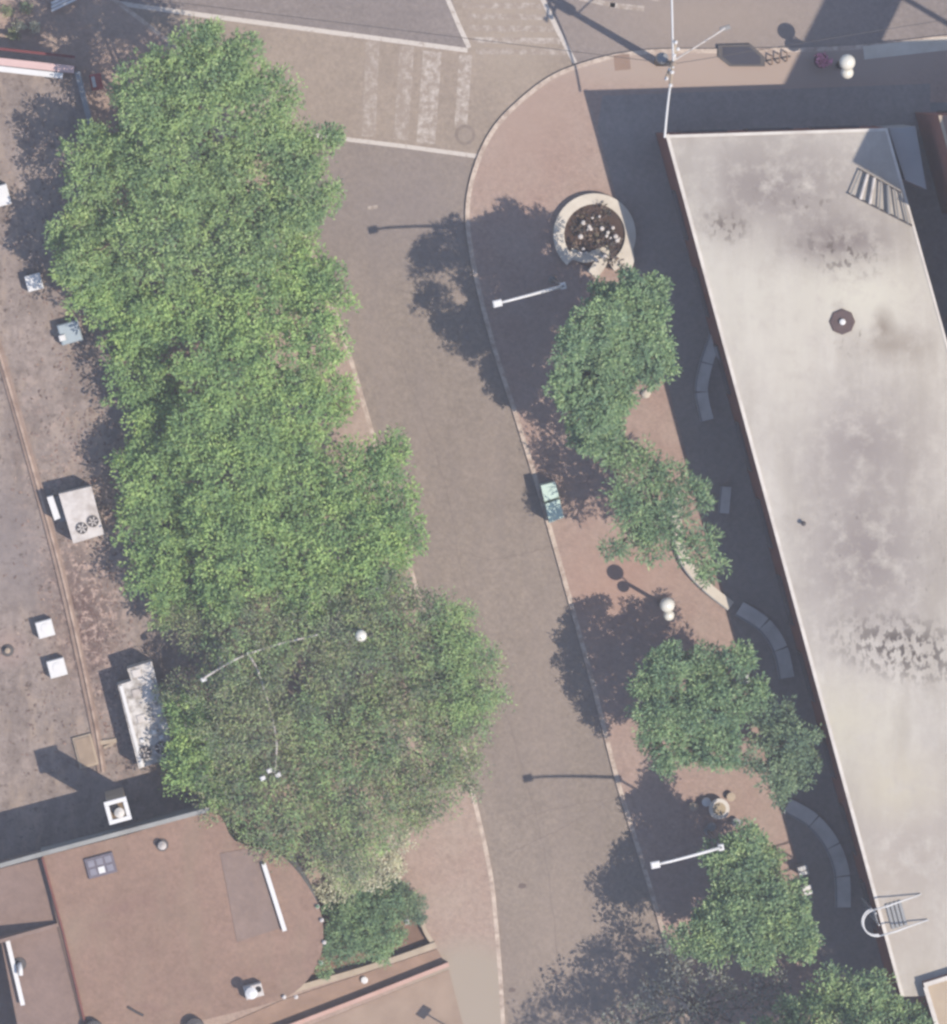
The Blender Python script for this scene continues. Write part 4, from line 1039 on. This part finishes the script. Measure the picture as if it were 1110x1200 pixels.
for px, py, r, lab in ((757, 462, .22, 'largest pale boulder by the shadow edge under the first plaza tree'), (768, 437, .17, 'upper pale boulder at the right edge of the first plaza tree'), (771, 449, .13, 'smallest pale boulder at the right edge of the first plaza tree')):
    s_ = W(px, py, .3); mb = MB().ball((s_.x, s_.y, H + r * .6), r, 9, 6, .8)
    mb.v = [(x + random.uniform(-.03, .03), y + random.uniform(-.03, .03), max(H, z + random.uniform(-.02, .02))) for x, y, z in mb.v]
    tag(mb.build('boulder', M_STONE, loc=(s_.x, s_.y, H)), lab, 'boulder', 'pale boulders under the first plaza tree')
# flower basket
p = W(963, 71, .7)
t = thing('flower_tub', 'tub of pink flowers on the street pavement beside the shaded globe lamp', 'planter', (p.x, p.y, H))
MB().lathe(p, [(.25, H), (.34, .5), (.36, .52), (.3, .52)], 18).build('tub', simple('maroon_tub', S(120, 76, 84), .1, 2, .8, .2), t)
leaf_obj('flowers', leaf_mesh([((p.x, p.y, .62), .34)], 40, 14, .14, .1, .12, .7, .5, .5, (.2, 1)), M_PINK, t)
# dark six sided slab on the street pavement
HX = P([(843, 53), (882, 52), (898, 67), (898, 78), (857, 78), (843, 67)], .9)
hc = sum((p for p in HX), Vector()) / 6
t = thing('dark_hexagon', 'dark grey six sided slab on the street pavement', 'hatch', (hc.x, hc.y, H))
MB().prism(HX, H, H + .1).build('frame', M_DARK, t)
MB().prism([p.lerp(hc, .2) for p in HX], H + .1, H + .12).build('lid', simple('dark_blue_grey', S(66, 67, 80), .08, 2, .7, .2), t)  # inset top of the dark slab
p = W(912, 69, .4)
t = thing('bicycle_rack', 'low brown bicycle rack beside the dark six sided slab', 'bicycle rack', (p.x, p.y, H))
for q in range(3):
    c0 = p + Vector((-.35 + q * .35, -.05 + q * .08, 0)); c0.z = 0
    MB().tube([c0 + Vector((0, .22, H)), c0 + Vector((.05, .2, .6)), c0 + Vector((.05, -.2, .6)), c0 + Vector((0, -.22, H))], .035, 6).build('hoop', simple('brown_steel', S(140, 112, 92), .1, 2, .6, .4), t)
MB().tube([p + Vector((-.6, -.1, H - p.z + .04)), p + Vector((.6, .12, H - p.z + .04))], .04, 6).build('rail', M_DARK, t)

# utility pole with wires
b = W(771, 73, H); zt = 10.0
t = thing('utility_pole', 'tall wooden utility pole on the street pavement above the brick building corner', 'utility pole', b)
MB().tube([b, (b.x, b.y, 5), (b.x, b.y, zt)], [.19, .16, .12], 10).build('pole', M_WOOD, t, smooth=True)
for z, l, a in ((9.6, 1.1, 1.45), (8.9, .8, 1.2)):
    dx = Vector((math.cos(a), math.sin(a), 0))
    MB().tube([Vector((b.x, b.y, z)) - dx * l, Vector((b.x, b.y, z)) + dx * l], .07, 6).build('crossarm', M_CREAM, t)
    for q in (-.9, -.35, .35, .9):
        c = Vector((b.x, b.y, z)) + dx * l * q
        MB().lathe(c, [(.05, z + .05), (.08, z + .12), (.09, z + .2), (.02, z + .26)], 8).build('insulator', M_WHITE, t)
MB().lathe((b.x - .35, b.y + .25, 0), [(.24, 7.0), (.26, 7.05), (.26, 8.0), (.2, 8.06)], 14).build('transformer', M_GREY, t)
e = W(850, 33, 7.6)
MB().tube([(b.x, b.y, 7.2), ((b.x * .6 + e.x * .4), (b.y * .6 + e.y * .4), 7.6), e], .04, 8).build('lamp_arm', M_DIRTYWHITE, t)
MB().box(e, .5, .22, 7.5, 7.62, .3, .03).build('lamp_head', M_GALV, t)
tp = Vector((b.x, b.y, 9.85))
for i, (px, py, z, lab, m) in enumerate(((786, -160, 9.6, 'pale overhead wire from the utility pole to the top edge of the photo', M_WHITE), (779, 161, 6.7, 'pale overhead wire from the utility pole to the brick building corner', M_WHITE), (1500, -40, 9.2, 'thin dark overhead wire from the utility pole along the right hand street', M_DARK), (-300, -60, 9.2, 'thin dark overhead wire from the utility pole across the crosswalks', M_DARK))):
    e = W(px, py, z); n = 14
    pts = [tp.lerp(e, q / n) - Vector((0, 0, .5 * math.sin(math.pi * q / n))) for q in range(n + 1)]
    o = MB().tube(pts, .06 if i == 1 else .05 if i == 0 else .014, 6).build('overhead_wire', m, loc=tp)
    tag(o, lab, 'wire')
